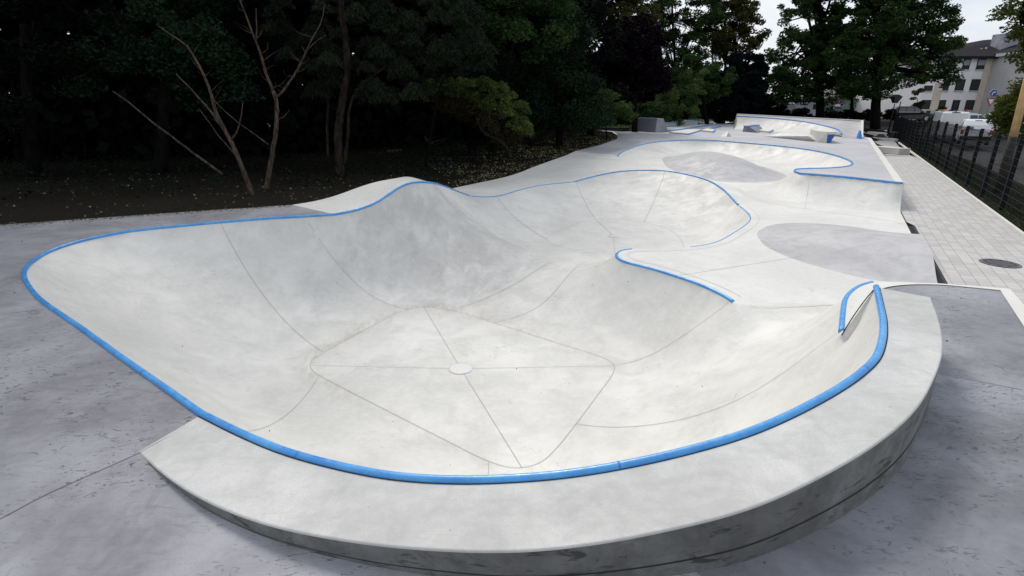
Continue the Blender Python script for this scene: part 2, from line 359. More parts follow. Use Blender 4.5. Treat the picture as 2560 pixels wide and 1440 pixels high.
side_px=[(1846,513,0),(1862,525,0),(1875,539,0),(1876,550,0),(1862,564,0),(1834,582,0),(1803,600,0),(1764,612,0),(1705,619,0),(1647,621,0),(1600,621,0),(1569,623,0),(1549,627,0),(1541,635,0),(1545,645,0),(1569,655,0),(1627,669,0),(1686,687,0),(1745,707,0),(1795,729,0),(1823,744,0),(1840,757,0)]
C2=smoothc(catmull(px(side_px),.08),5)
roll=catmull([G(1840,757),(4.3,7.95,0),(5.13,7.86,0)],.1)
corner=np.array([(5.13,7.86,0),(5.1,7.6,.04),(5.06,7.35,.15),(5.0,7.12,.34),(4.95,6.92,.7)]); corner=resample(corner,.08)
deck_px=[(2180,705,.7),(2155,712,.7),(2130,727,.7),(2115,745,.7),(2110,770,.7),(2107,800,.7),(2104,838,.7)]
D1=smoothc(catmull(px(deck_px),.07),3); D1[0]=(4.95,6.92,.7)
endc=resample(np.array([D1[-1],A1[0]]),.05)
def cat(*L): return np.concatenate([np.asarray(l)[:-1] for l in L])
TW=cat(A1,A2,A3,B1,C1,C2,roll,corner,D1,endc)     # closed outline of the twin bowl
Lx=lambda y: 6.92+.588*(y-7.9)
# floors
F1px=[(775,912),(782,898),(810,881),(880,842),(960,800),(1020,774),(1060,768),(1130,777),(1300,828),(1400,860),(1490,888),(1528,904),(1537,918),(1532,935),(1500,980),(1440,1060),(1385,1128),(1350,1158),(1310,1170),(1270,1169),(1220,1153),(1100,1094),(950,1018),(800,940),(780,927)]
FZ1,FZ2=-1.10,-.70
fl1=px([(a,b,FZ1) for a,b in F1px]); FL1=smoothc(catmull(fl1+[fl1[0]],.08),2)
F2px=[(1366,595),(1381,586),(1436,562),(1471,551),(1530,548),(1608,556),(1666,572),(1694,589)]
fl2=px([(a,b,FZ2) for a,b in F2px])+[(4.5,13.6,FZ2),(3.9,12.95,FZ2),(3.0,12.75,FZ2)]+px([(1452,627,FZ2),(1405,619,FZ2),(1373,607,FZ2)])
FL2=smoothc(catmull(fl2+[fl2[0]],.10),4)
def zn(P,S,l):
    return soft(P,S,l,S[:,2:3])
CS=[A1,A2,A3,B1,C1,C2,corner,D1,endc]; srcS=np.concatenate(CS+[roll]); srcL=np.concatenate([seglen(s) for s in CS]+[seglen(roll)])
srcV=np.c_[srcS[:,2],np.r_[np.zeros(sum(len(s) for s in CS)),np.ones(len(roll))]]
FS=np.concatenate([FL1,FL2]); FSl=np.r_[seglen(FL1),seglen(FL2)]
def ztwin(P):
    P=P[:,:2]; dc,v=soft(P,srcS,srcL,srcV); _,v2=soft(P,srcS,srcL,srcV,.9); mk=sstep(dc/.9)[:,None]; v=v*(1-mk)+v2*mk; zc=v[:,0]; rw=v[:,1]
    df,f=soft(P,FS,FSl,FS[:,2:3]); zf=f[:,0]
    t=df/(df+dc); dep=zc-zf
    z=zf+dep*((1-rw)*arc(t,dep,df+dc)+rw*sstep(t**1.15))
    z=np.where(inside(P,FL1),FZ1,z); z=np.where(inside(P,FL2),FZ2,z)
    hd=hard(P,TW); 
    return z
# bowl three / raised platform
c3_px=[(2253,458,PZ),(2117,443,PZ),(2000,433,PZ),(1988,429,PZ),(1985,426,PZ),(1992,423,PZ),(2017,422,PZ),(2067,421,PZ),(2108,418,PZ),(2126,414,PZ),(2131,408,PZ),(2117,398,PZ),(2083,387,PZ),(2033,376,PZ),(1950,365,PZ),(1850,356,PZ),(1783,351,PZ),(1717,350,PZ),(1650,354,.71),(1600,363,.66),(1563,377,.52),(1547,386,.42),(1545,391,.36)]
K3=smoothc(catmull(px(c3_px),.12),5)
K3[0]=(Lx(16.04)-.02,16.04,PZ)
K3s=resample(K3,.09); K3l=seglen(K3s)
M1px=[(1897,597),(1893,585),(1903,573),(1943,560),(2017,557),(2117,565),(2200,577),(2297,588)]
M1=px([(a,b,0) for a,b in M1px]); M1=catmull(M1,.12)
M1b=catmull([(Lx(8.35)+.1,8.35,0.),(7.05,8.9,0.)]+px([(a,b,0) for a,b in [(2190,701),(2083,677),(1983,647),(1917,617),(1897,597)]]),.12)
m1r=(Lx(M1[-1][1])+.4,M1[-1][1],0); 
q=M1b[0]; 
M1core=np.concatenate([M1b[:-1],M1]); 
m1_lo=(Lx(8.4)+.4,8.4,0.)
M1poly=np.concatenate([M1core,[m1r],[m1_lo]]) if True else None
M2px=[(1653,416),(1667,408),(1717,403),(1760,401),(1800,402),(1850,406),(1900,415),(1940,427),(1968,441),(1955,447),(1943,452),(1883,456),(1817,455),(1760,448),(1700,437),(1665,427),(1653,416)]
M2=smoothc(catmull(px([(a,b,0) for a,b in M2px]),.15),4); M2[-1]=M2[0]
M1s=resample(M1core,.12); M1l=seglen(M1s); M2s=resample(M2,.2); M2l=seglen(M2s)
BS=np.concatenate([A3[-14:],B1,C1]); BSl=np.r_[seglen(A3[-14:]),seglen(B1),seglen(C1)]
def grade(P):      # gentle rise of the slab towards the back left
    return .36*sstep((P[:,1]-22.0)/5.5)*sstep((11.5-P[:,0])/4.)
def zmid(P):
    P=P[:,:2]; g=grade(P)
    d3,v=soft(P,K3s,K3l,K3s[:,2:3]); zc=v[:,0]; run=1.55+.25*sstep((P[:,1]-20)/8); t=np.clip(1-d3/run,0,1)
    z=g+np.maximum(zc-g,0)*arc(t,np.maximum(zc-g,.02),run)
    db,vb=soft(P,BS,BSl,BS[:,2:3]); z=z+vb[:,0]*(1-sstep(db/1.5))
    i1=inside(P,M1poly)|(hard(P,M1poly)<.02); d1,_=soft(P,M1s,M1l); z=z+np.where(i1,.30*sstep(d1/1.9),0)
    i2=inside(P,M2); d2,_=soft(P,M2s,M2l); z=z+np.where(i2,.60*sstep(d2/2.0),0)
    return z
# ------------------------------------------------------------------ twin bowl
print('build bowl')
bowl=empty('skate_bowl',(0.5,6,0),label='big smooth double bowl of pale concrete sunk in the deck, edged with blue coping',cat='skate bowl')
wavepanel=np.array([G(762,541,.7)[:2],G(1020,774,FZ1)[:2],G(1060,768,FZ1)[:2],G(1130,777,FZ1)[:2],(0.95,12.4),(0.25,13.6),(-1.0,14.6),G(1000,560,-.3)[:2],G(880,545,.4)[:2]])
def bmid(C): 
    return np.where(inside(C,wavepanel),1,0)
shell=surface('bowl_shell',TW,.11,ztwin,['bowl_concrete','panel_concrete'],bowl,rings=(.018,.05,.095),midxfn=bmid)
shell.matrix_parent_inverse=Matrix.Translation((-.5,-6,0))
vv=np.array([v.co[:2] for v in shell.data.vertices]); dfl=hard(vv,FL1); ins=inside(vv,FL1)
dirt=.6*np.exp(-(dfl/.22)**1.2)*np.where(ins,.25,1)*(.25+.75*sstep((1.2-vv[:,0])/2.5)*sstep((vv[:,1]-6.5)/1.5)); dirt+=.5*np.exp(-(hard(vv,np.concatenate([A2,A1]))/.05)**2)*0
wc=np.exp(-(((vv[:,0]+1.75)/1.7)**2+((vv[:,1]-13.1)/1.5)**2))+.8*np.exp(-(((vv[:,0]+.9)/1.2)**2+((vv[:,1]-11.4)/1.2)**2))+.35*np.exp(-(((vv[:,0]+4.3)/1.6)**2+((vv[:,1]-9.3)/1.2)**2))+.5*np.exp(-(hard(vv,C1)/.7)**2)+.25*np.exp(-(hard(vv,A2[len(A2)//2:])/.5)**2)
aw_=shell.data.attributes.new('wear','FLOAT','POINT'); aw_.data.foreach_set('value',np.clip(wc*1.0,0,1).astype(np.float32))
at_=shell.data.attributes.new('tint','FLOAT','POINT'); at_.data.foreach_set('value',dirt.astype(np.float32))
seams=MB()
def seam(A,w=.008,zf=ztwin,mi=0,off=.007):
    V,Fc=ribbon(A,w,zf,off); seams.add(V,Fc,mi)
dr1=G(1152,922,FZ1); dr2=G(1533,590,FZ2)
seam(FL1,.0065); seam(FL2,.010,mi=1)
for a in [(1060,768),(777,914),(1535,915),(1305,1170)]: seam(line(dr1,G(*a,FZ1)),.006)
def rad(p,q,w=.007,mi=0,trim=.03):
    a=np.array(p[:2]);b=np.array(q[:2]); u=(b-a)/np.linalg.norm(b-a); seam(line(a+u*trim,b),w,mi=mi)
rad(G(550,556,.7),G(810,881,FZ1)); rad(G(762,541,.7),G(1020,774,FZ1)); rad(G(438,985,.7),G(798,939,FZ1),.006,1)
rad(G(1185,1201,.89),G(1222,1154,FZ1),.007); rad(A1[0],G(1440,1060,FZ1),.008); rad(G(1828,748,0),G(1530,912,FZ1))
seam(catmull([(.95,12.2,0),(.35,11.6,0),(-.4,11.0,0),G(1120,777,FZ1)],.06),.008)
seam(catmull([(1.75,12.1,0),(1.25,11.2,0),(.6,10.3,0),G(1232,808,FZ1)],.06),.008)
rad(G(1243,491,0),G(1366,597,FZ2),.012); rad(G(1439,454,0),dr2,.012); rad(G(1663,428,.36),G(1608,556,FZ2),.012); rad(G(1549,627,0),dr2,.010)
sm=seams.build('expansion_joint',['seam','seam_soft'],bowl,world=True)
def coping(A,r,name='coping',lift=0.0,parent=bowl):
    P=[(p[0],p[1],p[2]+lift) for p in A]; mb=MB().tube(P,r,12)
    step=max(4,int(2.4/np.linalg.norm(np.diff(np.array(P)[:,:2],axis=0),axis=1).mean()))
    for i in range(step,len(P)-3,step):
        d=Vector(P[i+1])-Vector(P[i]); d.normalize(); c_=Vector(P[i]); mb.tube([c_-d*.006,c_+d*.006],r+.0012,12,1)
    o=mb.build(name,['blue_coping','weld'],parent,True,True); return o
coping(np.concatenate([A1,A2[1:],A3[1:]]),.029,lift=.004)
coping(B1[1:],.026,lift=-.010); coping(C1,.032,lift=.004); kc=int(np.argmin(np.hypot(C2[:,0]-G(1575,622,0)[0],C2[:,1]-G(1575,622,0)[1]))); k1=int(np.argmin(np.hypot(C2[:,0]-G(1720,617,0)[0],C2[:,1]-G(1720,617,0)[1]))); coping(C2[2:k1],.020,lift=-.012); coping(C2[kc:-1],.034,lift=-.020); coping(D1[:-2],.034,lift=-.018)
gap=MB()       # dark shrinkage gap behind the near coping
def drain(c,r,mat='drain_metal'):
    V=[];Fc=[];n=32
    mb=MB(); ring=[(c[0]+r*math.cos(2*math.pi*k/n),c[1]+r*math.sin(2*math.pi*k/n)) for k in range(n)]
    mb.prism([(x,y,c[2]-.02) for x,y in ring],[(x,y,c[2]+.008) for x,y in ring])
    for k in range(n):
        a,b=ring[k],ring[(k+1)%n]; s=1.06
        f=lambda p,s,z:(c[0]+(p[0]-c[0])*s,c[1]+(p[1]-c[1])*s,z)
        mb.add([f(a,1.0,c[2]+.012),f(b,1.0,c[2]+.012),f(b,s,c[2]+.005),f(a,s,c[2]+.005)],[(0,1,2,3)],1)
    return mb.build('drain_cover',[mat,'panel_concrete','panel_concrete'],bowl,False,True)
drain(dr1,.185); drain(dr2,.16,'panel_concrete')
# curb band next to the hook coping (joint line 20 cm outside)
def offset(A,d):
    g=np.gradient(A[:,:2],axis=0); n=np.stack([-g[:,1],g[:,0]],1); n/=np.linalg.norm(n,axis=1)[:,None]; return smoothc(A[:,:2]+n*d,8)
# ------------------------------------------------------------------ middle slab
print('build mid')
soil_mid=smoothc(catmull(px([(1440,377,.36),(1400,400,.24),(1360,417,.1),(1330,427,.03),(1300,436,0),(1230,450,0),(1130,471,0.0)]),.3),3)
right_e=np.array([(Lx(y),y,0) for y in np.arange(7.9,16.0,.12)])
back_seam=resample(np.array([K3[-1],soil_mid[0]]),.3)
MID=np.concatenate([right_e,K3[:-1],back_seam[:-1],soil_mid[:-1],[soil_mid[-1]],A3[-1:],B1[1:-1],C1[:-1],C2[:-1],roll])
MID2=MID[:,:2]
hook_joint=offset(C2,.22); hj=inside(hook_joint,MID2)
if hj.mean()<.5: hook_joint=offset(C2,-.22)
V,T=triangulate(MID2,.16,extra=np.concatenate([M1core[::1,:2],M2[:,:2]]),rings=(.05,.12))
z=zmid(V); C=V[T].mean(1); e1=V[T[:,1]]-V[T[:,0]]; e2=V[T[:,2]]-V[T[:,0]]; fl=(e1[:,0]*e2[:,1]-e1[:,1]*e2[:,0])<0; T[fl]=T[fl][:,::-1]
in1=inside(C,M1poly); in2=inside(C,M2[:,:2]); d3,_=soft(C,K3s,K3l); run=1.55+.25*sstep((C[:,1]-20)/8); bank=(d3<run+.1)&~in1&~in2
V3=np.c_[V,z]
def sub(mask):
    t=T[mask]; u,inv=np.unique(t,return_inverse=True); return V3[u],inv.reshape(t.shape)
a,b=sub(~in1&~in2&~bank); o=mesh_obj('skatepark_floor',a,b,'slab_concrete',smooth=True); tag(o,'pale smooth concrete slab around the bowls','skatepark floor',kind='structure')
a,b=sub(in1); h1=mesh_obj('pump_hump',a,b,'hump_concrete',smooth=True); tag(h1,'large low grey concrete hump beside the paved path','hump')
a,b=sub(in2); h2=mesh_obj('pump_hump',a,b,'hump_concrete',smooth=True); tag(h2,'grey concrete hump peaking inside the far open bowl','hump')
bank3=empty('curved_bank',(11,22,0),label='far open bowl wall and quarter pipe of pale concrete with thin blue edge',cat='curved ramp')
a,b=sub(bank); o=mesh_obj('ramp_surface',a,b,'bowl_concrete',bank3,smooth=True,world=True)
MB().tube([tuple(p+np.array([0,0,.002])) for p in K3],.034,8).build('coping','blue_coping',bank3,True,True)
# joints on the slab
sj=MB()
def sline(A,w=.012,zf=zmid,mi=0):
    V_,F_=ribbon(A,w,zf,.004); sj.add(V_,F_,mi)
sline(hook_joint[:-3],.010)
sline(line(G(1690,690,0),G(2010,640,0)),.010); 
sline(catmull([G(1840,757,0),G(1900,766,0),G(2000,767,0),G(2088,762,0)],.1)[2:],.010)
sline(line(G(2012,523,0),G(2025,447,.6),.1),.014)
sline(catmull([G(1845,480,0),G(1868,498,0),G(1923,508,0),G(2013,523,0),G(2150,541,0),G(2256,556,0)],.1),.014)
sj.build('floor_joint','seam_soft',None); tag(bpy.data.objects['floor_joint'],kind='structure',label='thin saw cut joints in the pale slab',cat='joint')
# side skirts of the slab and platform
def skirt(mb,P,z0,mi=0):
    for a,b in zip(P[:-1],P[1:]): mb.add([(a[0],a[1],z0),(b[0],b[1],z0),tuple(b),tuple(a)],[(0,1,2,3)],mi)
# ------------------------------------------------------------------ platform behind
plat_r=np.array([(Lx(y)+.02,y,PZ) for y in np.linspace(16.04,36.5,12)])
p_back=[(24.6,39.5,PZ),(27.5,43.5,PZ),(26,56,PZ),(20,62,PZ),(14,63,PZ)]
p_left=px([(1840,301,PZ),(1790,306,PZ),(1700,312,PZ)])  # rough lawn edge
p_left=[G(1760,311,PZ),G(1690,321,PZ),G(1560,329,PZ),G(1500,325,PZ),G(1490,325,PZ),G(1530,328,PZ),G(1545,337,.70),G(1543,347,.60),G(1500,362,.45)]
PL=np.array([tuple(p) for p in plat_r]+p_back+[G(1835,303,PZ)]+p_left+[tuple(soil_mid[0])]+[tuple(p) for p in back_seam[::-1][1:-1]]+[tuple(p) for p in K3[::-1]])
def zplat(P):
    P=P[:,:2]; lift=sstep((P[:,1]-31.5)/10); w=sstep((11.5-P[:,0])/4.)
    z=PZ-w*(1-lift)*(PZ-.36)*1.0
    d,v=soft(P,K3s,K3l,K3s[:,2:3]); k=1-sstep(d/1.2); return z*(1-k)+v[:,0]*k
surface('platform',PL,.6,zplat,'platform_concrete',rings=(.15,.35)); tag(bpy.data.objects['platform'],'raised grey concrete platform behind the open bowl','platform',kind='structure')
edge=MB()
def edgeband(P,w,z,mi=0,h=.004):     # light strip along the edge
    P=np.asarray(P)[:,:2]; g=np.gradient(P,axis=0); n=np.stack([-g[:,1],g[:,0]],1); n/=np.linalg.norm(n,axis=1)[:,None]; Q=P+n*w
    V_=[(a[0],a[1],z+h) for a in P]+[(a[0],a[1],z+h) for a in Q]; k=len(P); edge.add(V_,[(i,i+1,k+i+1,k+i) for i in range(k-1)],mi)
edgeband(plat_r,.22,PZ)
skirt(edge,[tuple(p) for p in plat_r]+p_back,-.3)
sideP=np.array([(Lx(y)+.005,y) for y in np.arange(13.5,16.1,.08)]); zz=zmid(sideP-np.array([.02,0])); skirt(edge,[(p[0],p[1],q) for p,q in zip(sideP,zz)],-.3)
sideH=np.array([(Lx(y)+.004,y) for y in np.arange(7.9,13.5,.1)]); zz=zmid(sideH-np.array([.03,0])); skirt(edge,[(p[0],p[1],q) for p,q in zip(sideH,zz)],-.3)
# light strip on the quarter pipe's side edge
ss=np.array([(Lx(y)-.01,y) for y in np.arange(13.7,16.05,.08)]); g=ss-np.array([.16,-.09]); za=zmid(ss-np.array([.01,0]))+.005; zb=zmid(g)+.005; k=len(ss)
edge.add([(p[0],p[1],q) for p,q in zip(ss,za)]+[(p[0],p[1],q) for p,q in zip(g,zb)],[(i,i+1,k+i+1,k+i) for i in range(k-1)])
e_=edge.build('edge_band','curb_concrete'); tag(e_,'pale concrete edge strip along the platform side','edge strip',kind='structure')
# ------------------------------------------------------------------ near deck
print('deck')
dl=G(0,562,D); dd=np.array(G(730,512,D))-np.array(dl)
far_left=np.array(dl)-dd*2.7
corner_r=(6.59,6.64,D)
deckR=[(corner_r[0]+.588*(y-6.64),y,D) for y in (-6,0,3,5,6.64)]
DK=np.array([tuple(far_left),(far_left[0],-6,D)]+deckR+[(5.8,6.86,D),(5.3,6.92,D)]+[tuple(p) for p in D1]+[tuple(endc[1]),(A1[0][0],A1[0][1],D)]+[(p[0],p[1],D) for p in A1[1:]]+[(p[0],p[1],D) for p in A2[1:]]+[G(730,512,D),G(640,518,D),G(400,534,D),dl])
def zdeck(P): return np.full(len(P),D)
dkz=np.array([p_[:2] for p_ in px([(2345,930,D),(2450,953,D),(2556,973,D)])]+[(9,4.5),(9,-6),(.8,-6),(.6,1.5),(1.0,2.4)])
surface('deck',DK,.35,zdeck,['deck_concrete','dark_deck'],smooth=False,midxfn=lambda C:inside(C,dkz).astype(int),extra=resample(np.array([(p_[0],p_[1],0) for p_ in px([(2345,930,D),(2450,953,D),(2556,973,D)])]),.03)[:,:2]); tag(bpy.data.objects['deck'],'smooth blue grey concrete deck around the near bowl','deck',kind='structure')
dk=MB()
# far bank of the near deck
a=resample(np.array([(4.95,6.92,D),(5.3,6.92,D),(5.8,6.86,D),corner_r]),.2); 
n_=len(a); b_=resample(np.array([(5.13,7.86,0),(5.9,7.95,0),(6.9,7.9,0)]),.2); b_=np.stack([np.interp(np.linspace(0,1,n_),np.linspace(0,1,len(b_)),b_[:,i]) for i in range(3)],1)
R_=[]
for t in np.linspace(0,1,9):
    R_.append([(p[0]*(1-t)+q[0]*t,p[1]*(1-t)+q[1]*t,D*(1-t)**2.1) for p,q in zip(a,b_)])
for r in range(8): dk.add(R_[r]+R_[r+1],[(i,i+1,n_+i+1,n_+i) for i in range(n_-1)])
skirt(dk,[tuple(p) for p in deckR]+[(6.92,7.9,0)],-.4)
o=dk.build('deck_bank','slab_concrete',smooth=False); tag(o,'concrete bank falling from the near deck to the slab','bank',kind='structure')
# pale curb band beside the coping and along the path edge
cb=MB()
inner=smoothc(catmull(px([(2160,772,D),(2168,752,D),(2190,730,D),(2220,719,D),(2270,713,D),(2350,713,D),(2420,719,D),(2501,727,D)]),.07),3)
outer=np.concatenate([D1[::-1][max(0,len(D1)//4):],[(5.3,6.92,D),(5.8,6.86,D),corner_r]]); outer=resample(outer,.05)
m_=60; ia=resample(inner,np.linalg.norm(np.diff(inner,axis=0),axis=1).sum()/(m_-1))[:m_]; oa=resample(outer,np.linalg.norm(np.diff(outer,axis=0),axis=1).sum()/(m_-1))[:m_]
k=min(len(ia),len(oa)); cb.add([(p[0],p[1],D+.004) for p in oa[:k]]+[(p[0],p[1],D+.004) for p in ia[:k]],[(i,k+i,k+i+1,i+1) for i in range(k-1)])
tri=[D1[-1],endc[2] if len(endc)>3 else endc[1],ia[0]]+[D1[::-1][i] for i in range(len(D1)//4,0,-1)]
cb.add([(p[0],p[1],D+.004) for p in tri],[tuple(range(len(tri)))])
s1=[(corner_r[0]+.588*(y-6.64),y) for y in (6.64,5,3,0,-4)]; 
i1=[(x-.235,y-.0) for x,y in s1]; i1[0]=(inner[-1][0],inner[-1][1])
cb.add([(x,y,D+.004) for x,y in s1]+[(x,y,D+.004) for x,y in i1],[(i,i+1,5+i+1,5+i) for i in range(4)])
V_,F_=ribbon(inner,.012,zdeck,.008); cb.add(V_,F_,1)
o=cb.build('curb_band',['curb_concrete','dark_gap']); tag(o,'pale concrete border strip round the corner of the near deck','border strip',kind='structure')
# joints in the deck
dj=MB()
for P_ in ([(-1,1299),(110,1240),(225,1188),(300,1155),(355,1130)],[(355,1129),(430,1088),(503,1052)],[(-5,787),(100,775)],[(2352,935),(2450,955),(2556,975)],[(1066,1436),(1180,1420)]):
    V_,F_=ribbon(catmull(px([(a,b,D) for a,b in P_]),.06),.006,zdeck,.004); dj.add(V_,F_)
o=dj.build('deck_joint','deck_seam'); tag(o,'thin dark joints cut in the blue grey deck','joint',kind='structure')
# wave strip : the deck rises and falls with the coping
wo=smoothc(catmull(px([(730,512,.7),(768,509,.7),(800,504,.72),(840,492,.78),(880,475,.91),(910,460,1.02),(935,450,1.09),(960,447,1.12),(985,449,1.10)])+[(-3.05,15.6,1.0),(-2.7,17.2,.6),(-2.4,18.8,.16),G(1130,471,0)],.15),26)
wi=np.concatenate([A3[:-1],resample(np.array([A3[-1],B1[3]]),.1)[:1]])
def par(A,n):
    d=np.r_[0,np.cumsum(np.linalg.norm(np.diff(A[:,:2],axis=0),axis=1))]; s=np.linspace(0,d[-1],n); return np.stack([np.interp(s,d,A[:,i]) for i in range(3)],1)
nW=90; a=par(A3,nW); b=par(wo,nW); rows=[]
for t in np.linspace(0,1,10):
    zz=a[:,2]*(1-t)+b[:,2]*t; rows.append(np.c_[a[:,:2]*(1-t)+b[:,:2]*t,zz])
V_=np.concatenate(rows); Fc=np.array([(r*nW+i,r*nW+i+1,(r+1)*nW+i+1,(r+1)*nW+i) for r in range(9) for i in range(nW-1)])
wv=empty('wave_ramp',(-3,14,0),label='pale concrete wave rising from the deck beside the soil bed',cat='wave ramp')
mesh_obj('wave_surface',V_,Fc,'slab_concrete',wv,True,world=True)
mb=MB(); skirt(mb,[tuple(p) for p in b],-.4); mb.build('wave_side','block_concrete',wv,False,True)
# ------------------------------------------------------------------ raised rim (ledge)
print('rim')
out_px=[(350,1127,.702),(420,1187,.735),(508,1243,.765),(660,1304,.80),(863,1346,.84),(1066,1368,.875),(1300,1373,.925),(1500,1352,.97),(1700,1313,1.02),(1875,1266,1.065),(2050,1187,1.11),(2196,1100,1.15),(2283,1024,1.175),(2328,950,1.19),(2352,880,1.20),(2348,816,1.20),(2324,743,1.20)]
OE=smoothc(catmull(px(out_px),.06),6)
nR=220; ip=par(A1[::-1],nR); op=par(OE,nR)
# inner path offset slightly outward so the top meets the tube
rim=empty('raised_rim',(0,2.4,D),label='curved raised concrete rim with dark outer face round the near side of the bowl',cat='raised rim')
top=MB(); nc=7; Vt=[]
for t in np.linspace(0,1,nc):
    P_=ip*(1-t)+op*t; P_[:,2]-= .0; Vt+= [tuple(p) for p in P_]
top.add(Vt,[(r*nR+i,(r+1)*nR+i,(r+1)*nR+i+1,r*nR+i+1) for r in range(nc-1) for i in range(nR-1)])
# rounded outer arris and face
g=np.gradient(op[:,:2],axis=0); nn=np.stack([g[:,1],-g[:,0]],1); nn/=np.linalg.norm(nn,axis=1)[:,None]
rows=[]; 
for ang in (0,30,60,90):
    a_=math.radians(ang); r=.012; rows.append(np.c_[op[:,:2]+nn*r*math.sin(a_),op[:,2]-r*(1-math.cos(a_))])
k=len(rows); top.add([tuple(p) for R in rows for p in R],[(r*nR+i,(r+1)*nR+i,(r+1)*nR+i+1,r*nR+i+1) for r in range(k-1) for i in range(nR-1)])
# end face
e0=[tuple(ip[-1]),tuple(op[-1]),(op[-1][0],op[-1][1],D-.05),(ip[-1][0],ip[-1][1],D-.05)]; top.add(e0,[(0,1,2,3)])
top.build('rim_top','rim_concrete',rim,True,True)
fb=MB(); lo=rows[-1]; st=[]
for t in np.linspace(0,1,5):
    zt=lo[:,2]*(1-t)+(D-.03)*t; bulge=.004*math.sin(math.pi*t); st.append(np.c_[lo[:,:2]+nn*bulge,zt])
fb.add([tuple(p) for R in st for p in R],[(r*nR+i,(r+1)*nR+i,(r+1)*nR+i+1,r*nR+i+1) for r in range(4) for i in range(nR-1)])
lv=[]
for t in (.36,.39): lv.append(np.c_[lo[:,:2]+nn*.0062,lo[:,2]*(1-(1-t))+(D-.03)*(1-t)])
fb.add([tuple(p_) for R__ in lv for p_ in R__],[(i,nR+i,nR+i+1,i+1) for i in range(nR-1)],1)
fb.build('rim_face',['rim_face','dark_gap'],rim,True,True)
E_=np.array(A1[0]); Qp=np.array(D1[-1]); es=[tuple(E_*(1-t)+Qp*t+np.array([0,0,(1.2-.7)*(t-t**2.2)*.35])) for t in np.linspace(.05,1,9)]
MB().tube(es,.006,5).build('end_joint','dark_gap',rim,True,True)
# shadow gap between tube and rim top
gp=MB(); go=ip.copy(); g=np.gradient(ip[:,:2],axis=0); n2=np.stack([g[:,1],-g[:,0]],1); n2/=np.linalg.norm(n2,axis=1)[:,None]
q0=ip[:,:2]+n2*.024; q1=ip[:,:2]+n2*.037
gp.add([(p[0],p[1],z+.003) for p,z in zip(q0,ip[:,2])]+[(p[0],p[1],z+.003) for p,z in zip(q1,ip[:,2])],[(i,nR+i,nR+i+1,i+1) for i in range(nR-1)])
gp.build('rim_shadow_gap','dark_gap',rim,False,True)
# ------------------------------------------------------------------ ground, path, verge, road
print('ground')
OUT=[tuple(p) for p in DK[:1]]+[(far_left[0],-6,.0)]
left_edge=np.array([tuple(far_left),dl,G(400,534,D),G(640,518,D),G(730,512,D)]); left_edge[:,2]=D-.03
wo2=wo.copy(); wo2[:,2]=np.minimum(wo2[:,2],D)-.05
sm2=soil_mid[::-1].copy(); sm2[:,2]-=.015
pl2=np.array([G(1500,362,.45),G(1543,347,.6),G(1545,337,.7),G(1530,328,PZ),G(1490,325,PZ),G(1560,329,PZ)][:5]+[G(1560,329,PZ),G(1690,321,PZ),G(1760,311,PZ),G(1835,303,PZ)]+p_back[::-1]); pl2[:,2]-=.02
pr2=plat_r[::-1].copy(); pr2[:,2]=-.005
rt=np.array([(Lx(y)+.01,y,-.005) for y in np.linspace(16,7.9,10)]); 
dr2_=np.array([(x+.01,y,-.005) for x,y,_ in deckR[::-1]])
bot=np.array([(far_left[0],-6,0.)])
RING=np.concatenate([resample(left_edge,.6),wo2[1::3],sm2,pl2,pr2,rt,dr2_,bot])
gs=resample(np.r_[RING,RING[:1]],.8); gl=seglen(gs)
def zground(P):
    P=P[:,:2]; d,v=soft(P,gs,gl,gs[:,2:3],.05); z=v[:,0]
    off=P[:,0]-(6.92+.588*(P[:,1]-7.9))          # >0 on the path side
    w=sstep((off+.3)/.6)*sstep((66-P[:,1])/14)
    z=z*(1-w)+(-.005-.33*sstep((P[:,1]-29)/9))*w; far=sstep((np.hypot(P[:,0],P[:,1])-42)/45)
    z=z*(1-far)+far*.6*1.0
    n=.05*np.sin(P[:,0]*1.3+P[:,1]*.7)*np.sin(P[:,1]*1.1-P[:,0]*.4)*sstep(d/3)*(1-w)
    return z+n
# ground is built as rings of growing size with the park cut out
big=np.array([(-260,-60),(300,-60),(300,330),(-260,330)])
pts=[RING[:,:2]]
for st,ext in ((1.2,34),(4,95),(20,260)):
    gx,gy=np.meshgrid(np.arange(-ext,ext+.1,st),np.arange(-20 if ext<50 else -60,(ext*1.6 if ext<50 else ext*1.25)+.1,st)); Q=np.stack([gx.ravel(),gy.ravel()],1)
    Q=Q[~inside(Q,RING[:,:2])]; Q=Q[hard(Q,RING)>.5]; pts.append(Q+RNG.normal(0,.05,Q.shape))
A_=np.concatenate(pts+[big]); A_=np.unique(np.round(A_,3),axis=0)
nr=len(RING); A_=np.concatenate([RING[:,:2],A_]); r=delaunay_2d_cdt([Vector((float(a),float(b))) for a,b in A_],[(i,(i+1)%nr) for i in range(nr)],[],0,1e-4)
V=np.array([(v.x,v.y) for v in r[0]]); T=np.array([f for f in r[2] if len(f)==3]); T=T[~inside(V[T].mean(1),RING[:,:2])]
o=mesh_obj('ground',np.c_[V,zground(V)-.012],T,'soil',smooth=True); tag(o,'dark brown soil ground round the skatepark','ground',kind='structure')
fd=np.array([.507,.862])   # path direction
FA=np.array(G(2503,523,0)[:2]); FB=np.array(G(2323,400,0)[:2]); fdir=(FB-FA)/np.linalg.norm(FB-FA); fn=np.array([fdir[1],-fdir[0]])
def fpt(s,o=0): p=FA+fdir*s+fn*o; return (p[0],p[1])
def strip(name,pts,step,off,mat,label,cat):
    P_=resample(np.array([(*p,0) for p in pts+[pts[0]]]),step)[:-1]
    surface(name,P_,step,lambda q:zground(q)+off,mat,smooth=True); tag(bpy.data.objects[name],label,cat,kind='structure')
cw=.19
pathL=[(Lx(y)+cw+.01,y) for y in (13.5,10,7.9)]+[(Lx(y)+.012,y) for y in (7.5,5,2,-2,-6)]
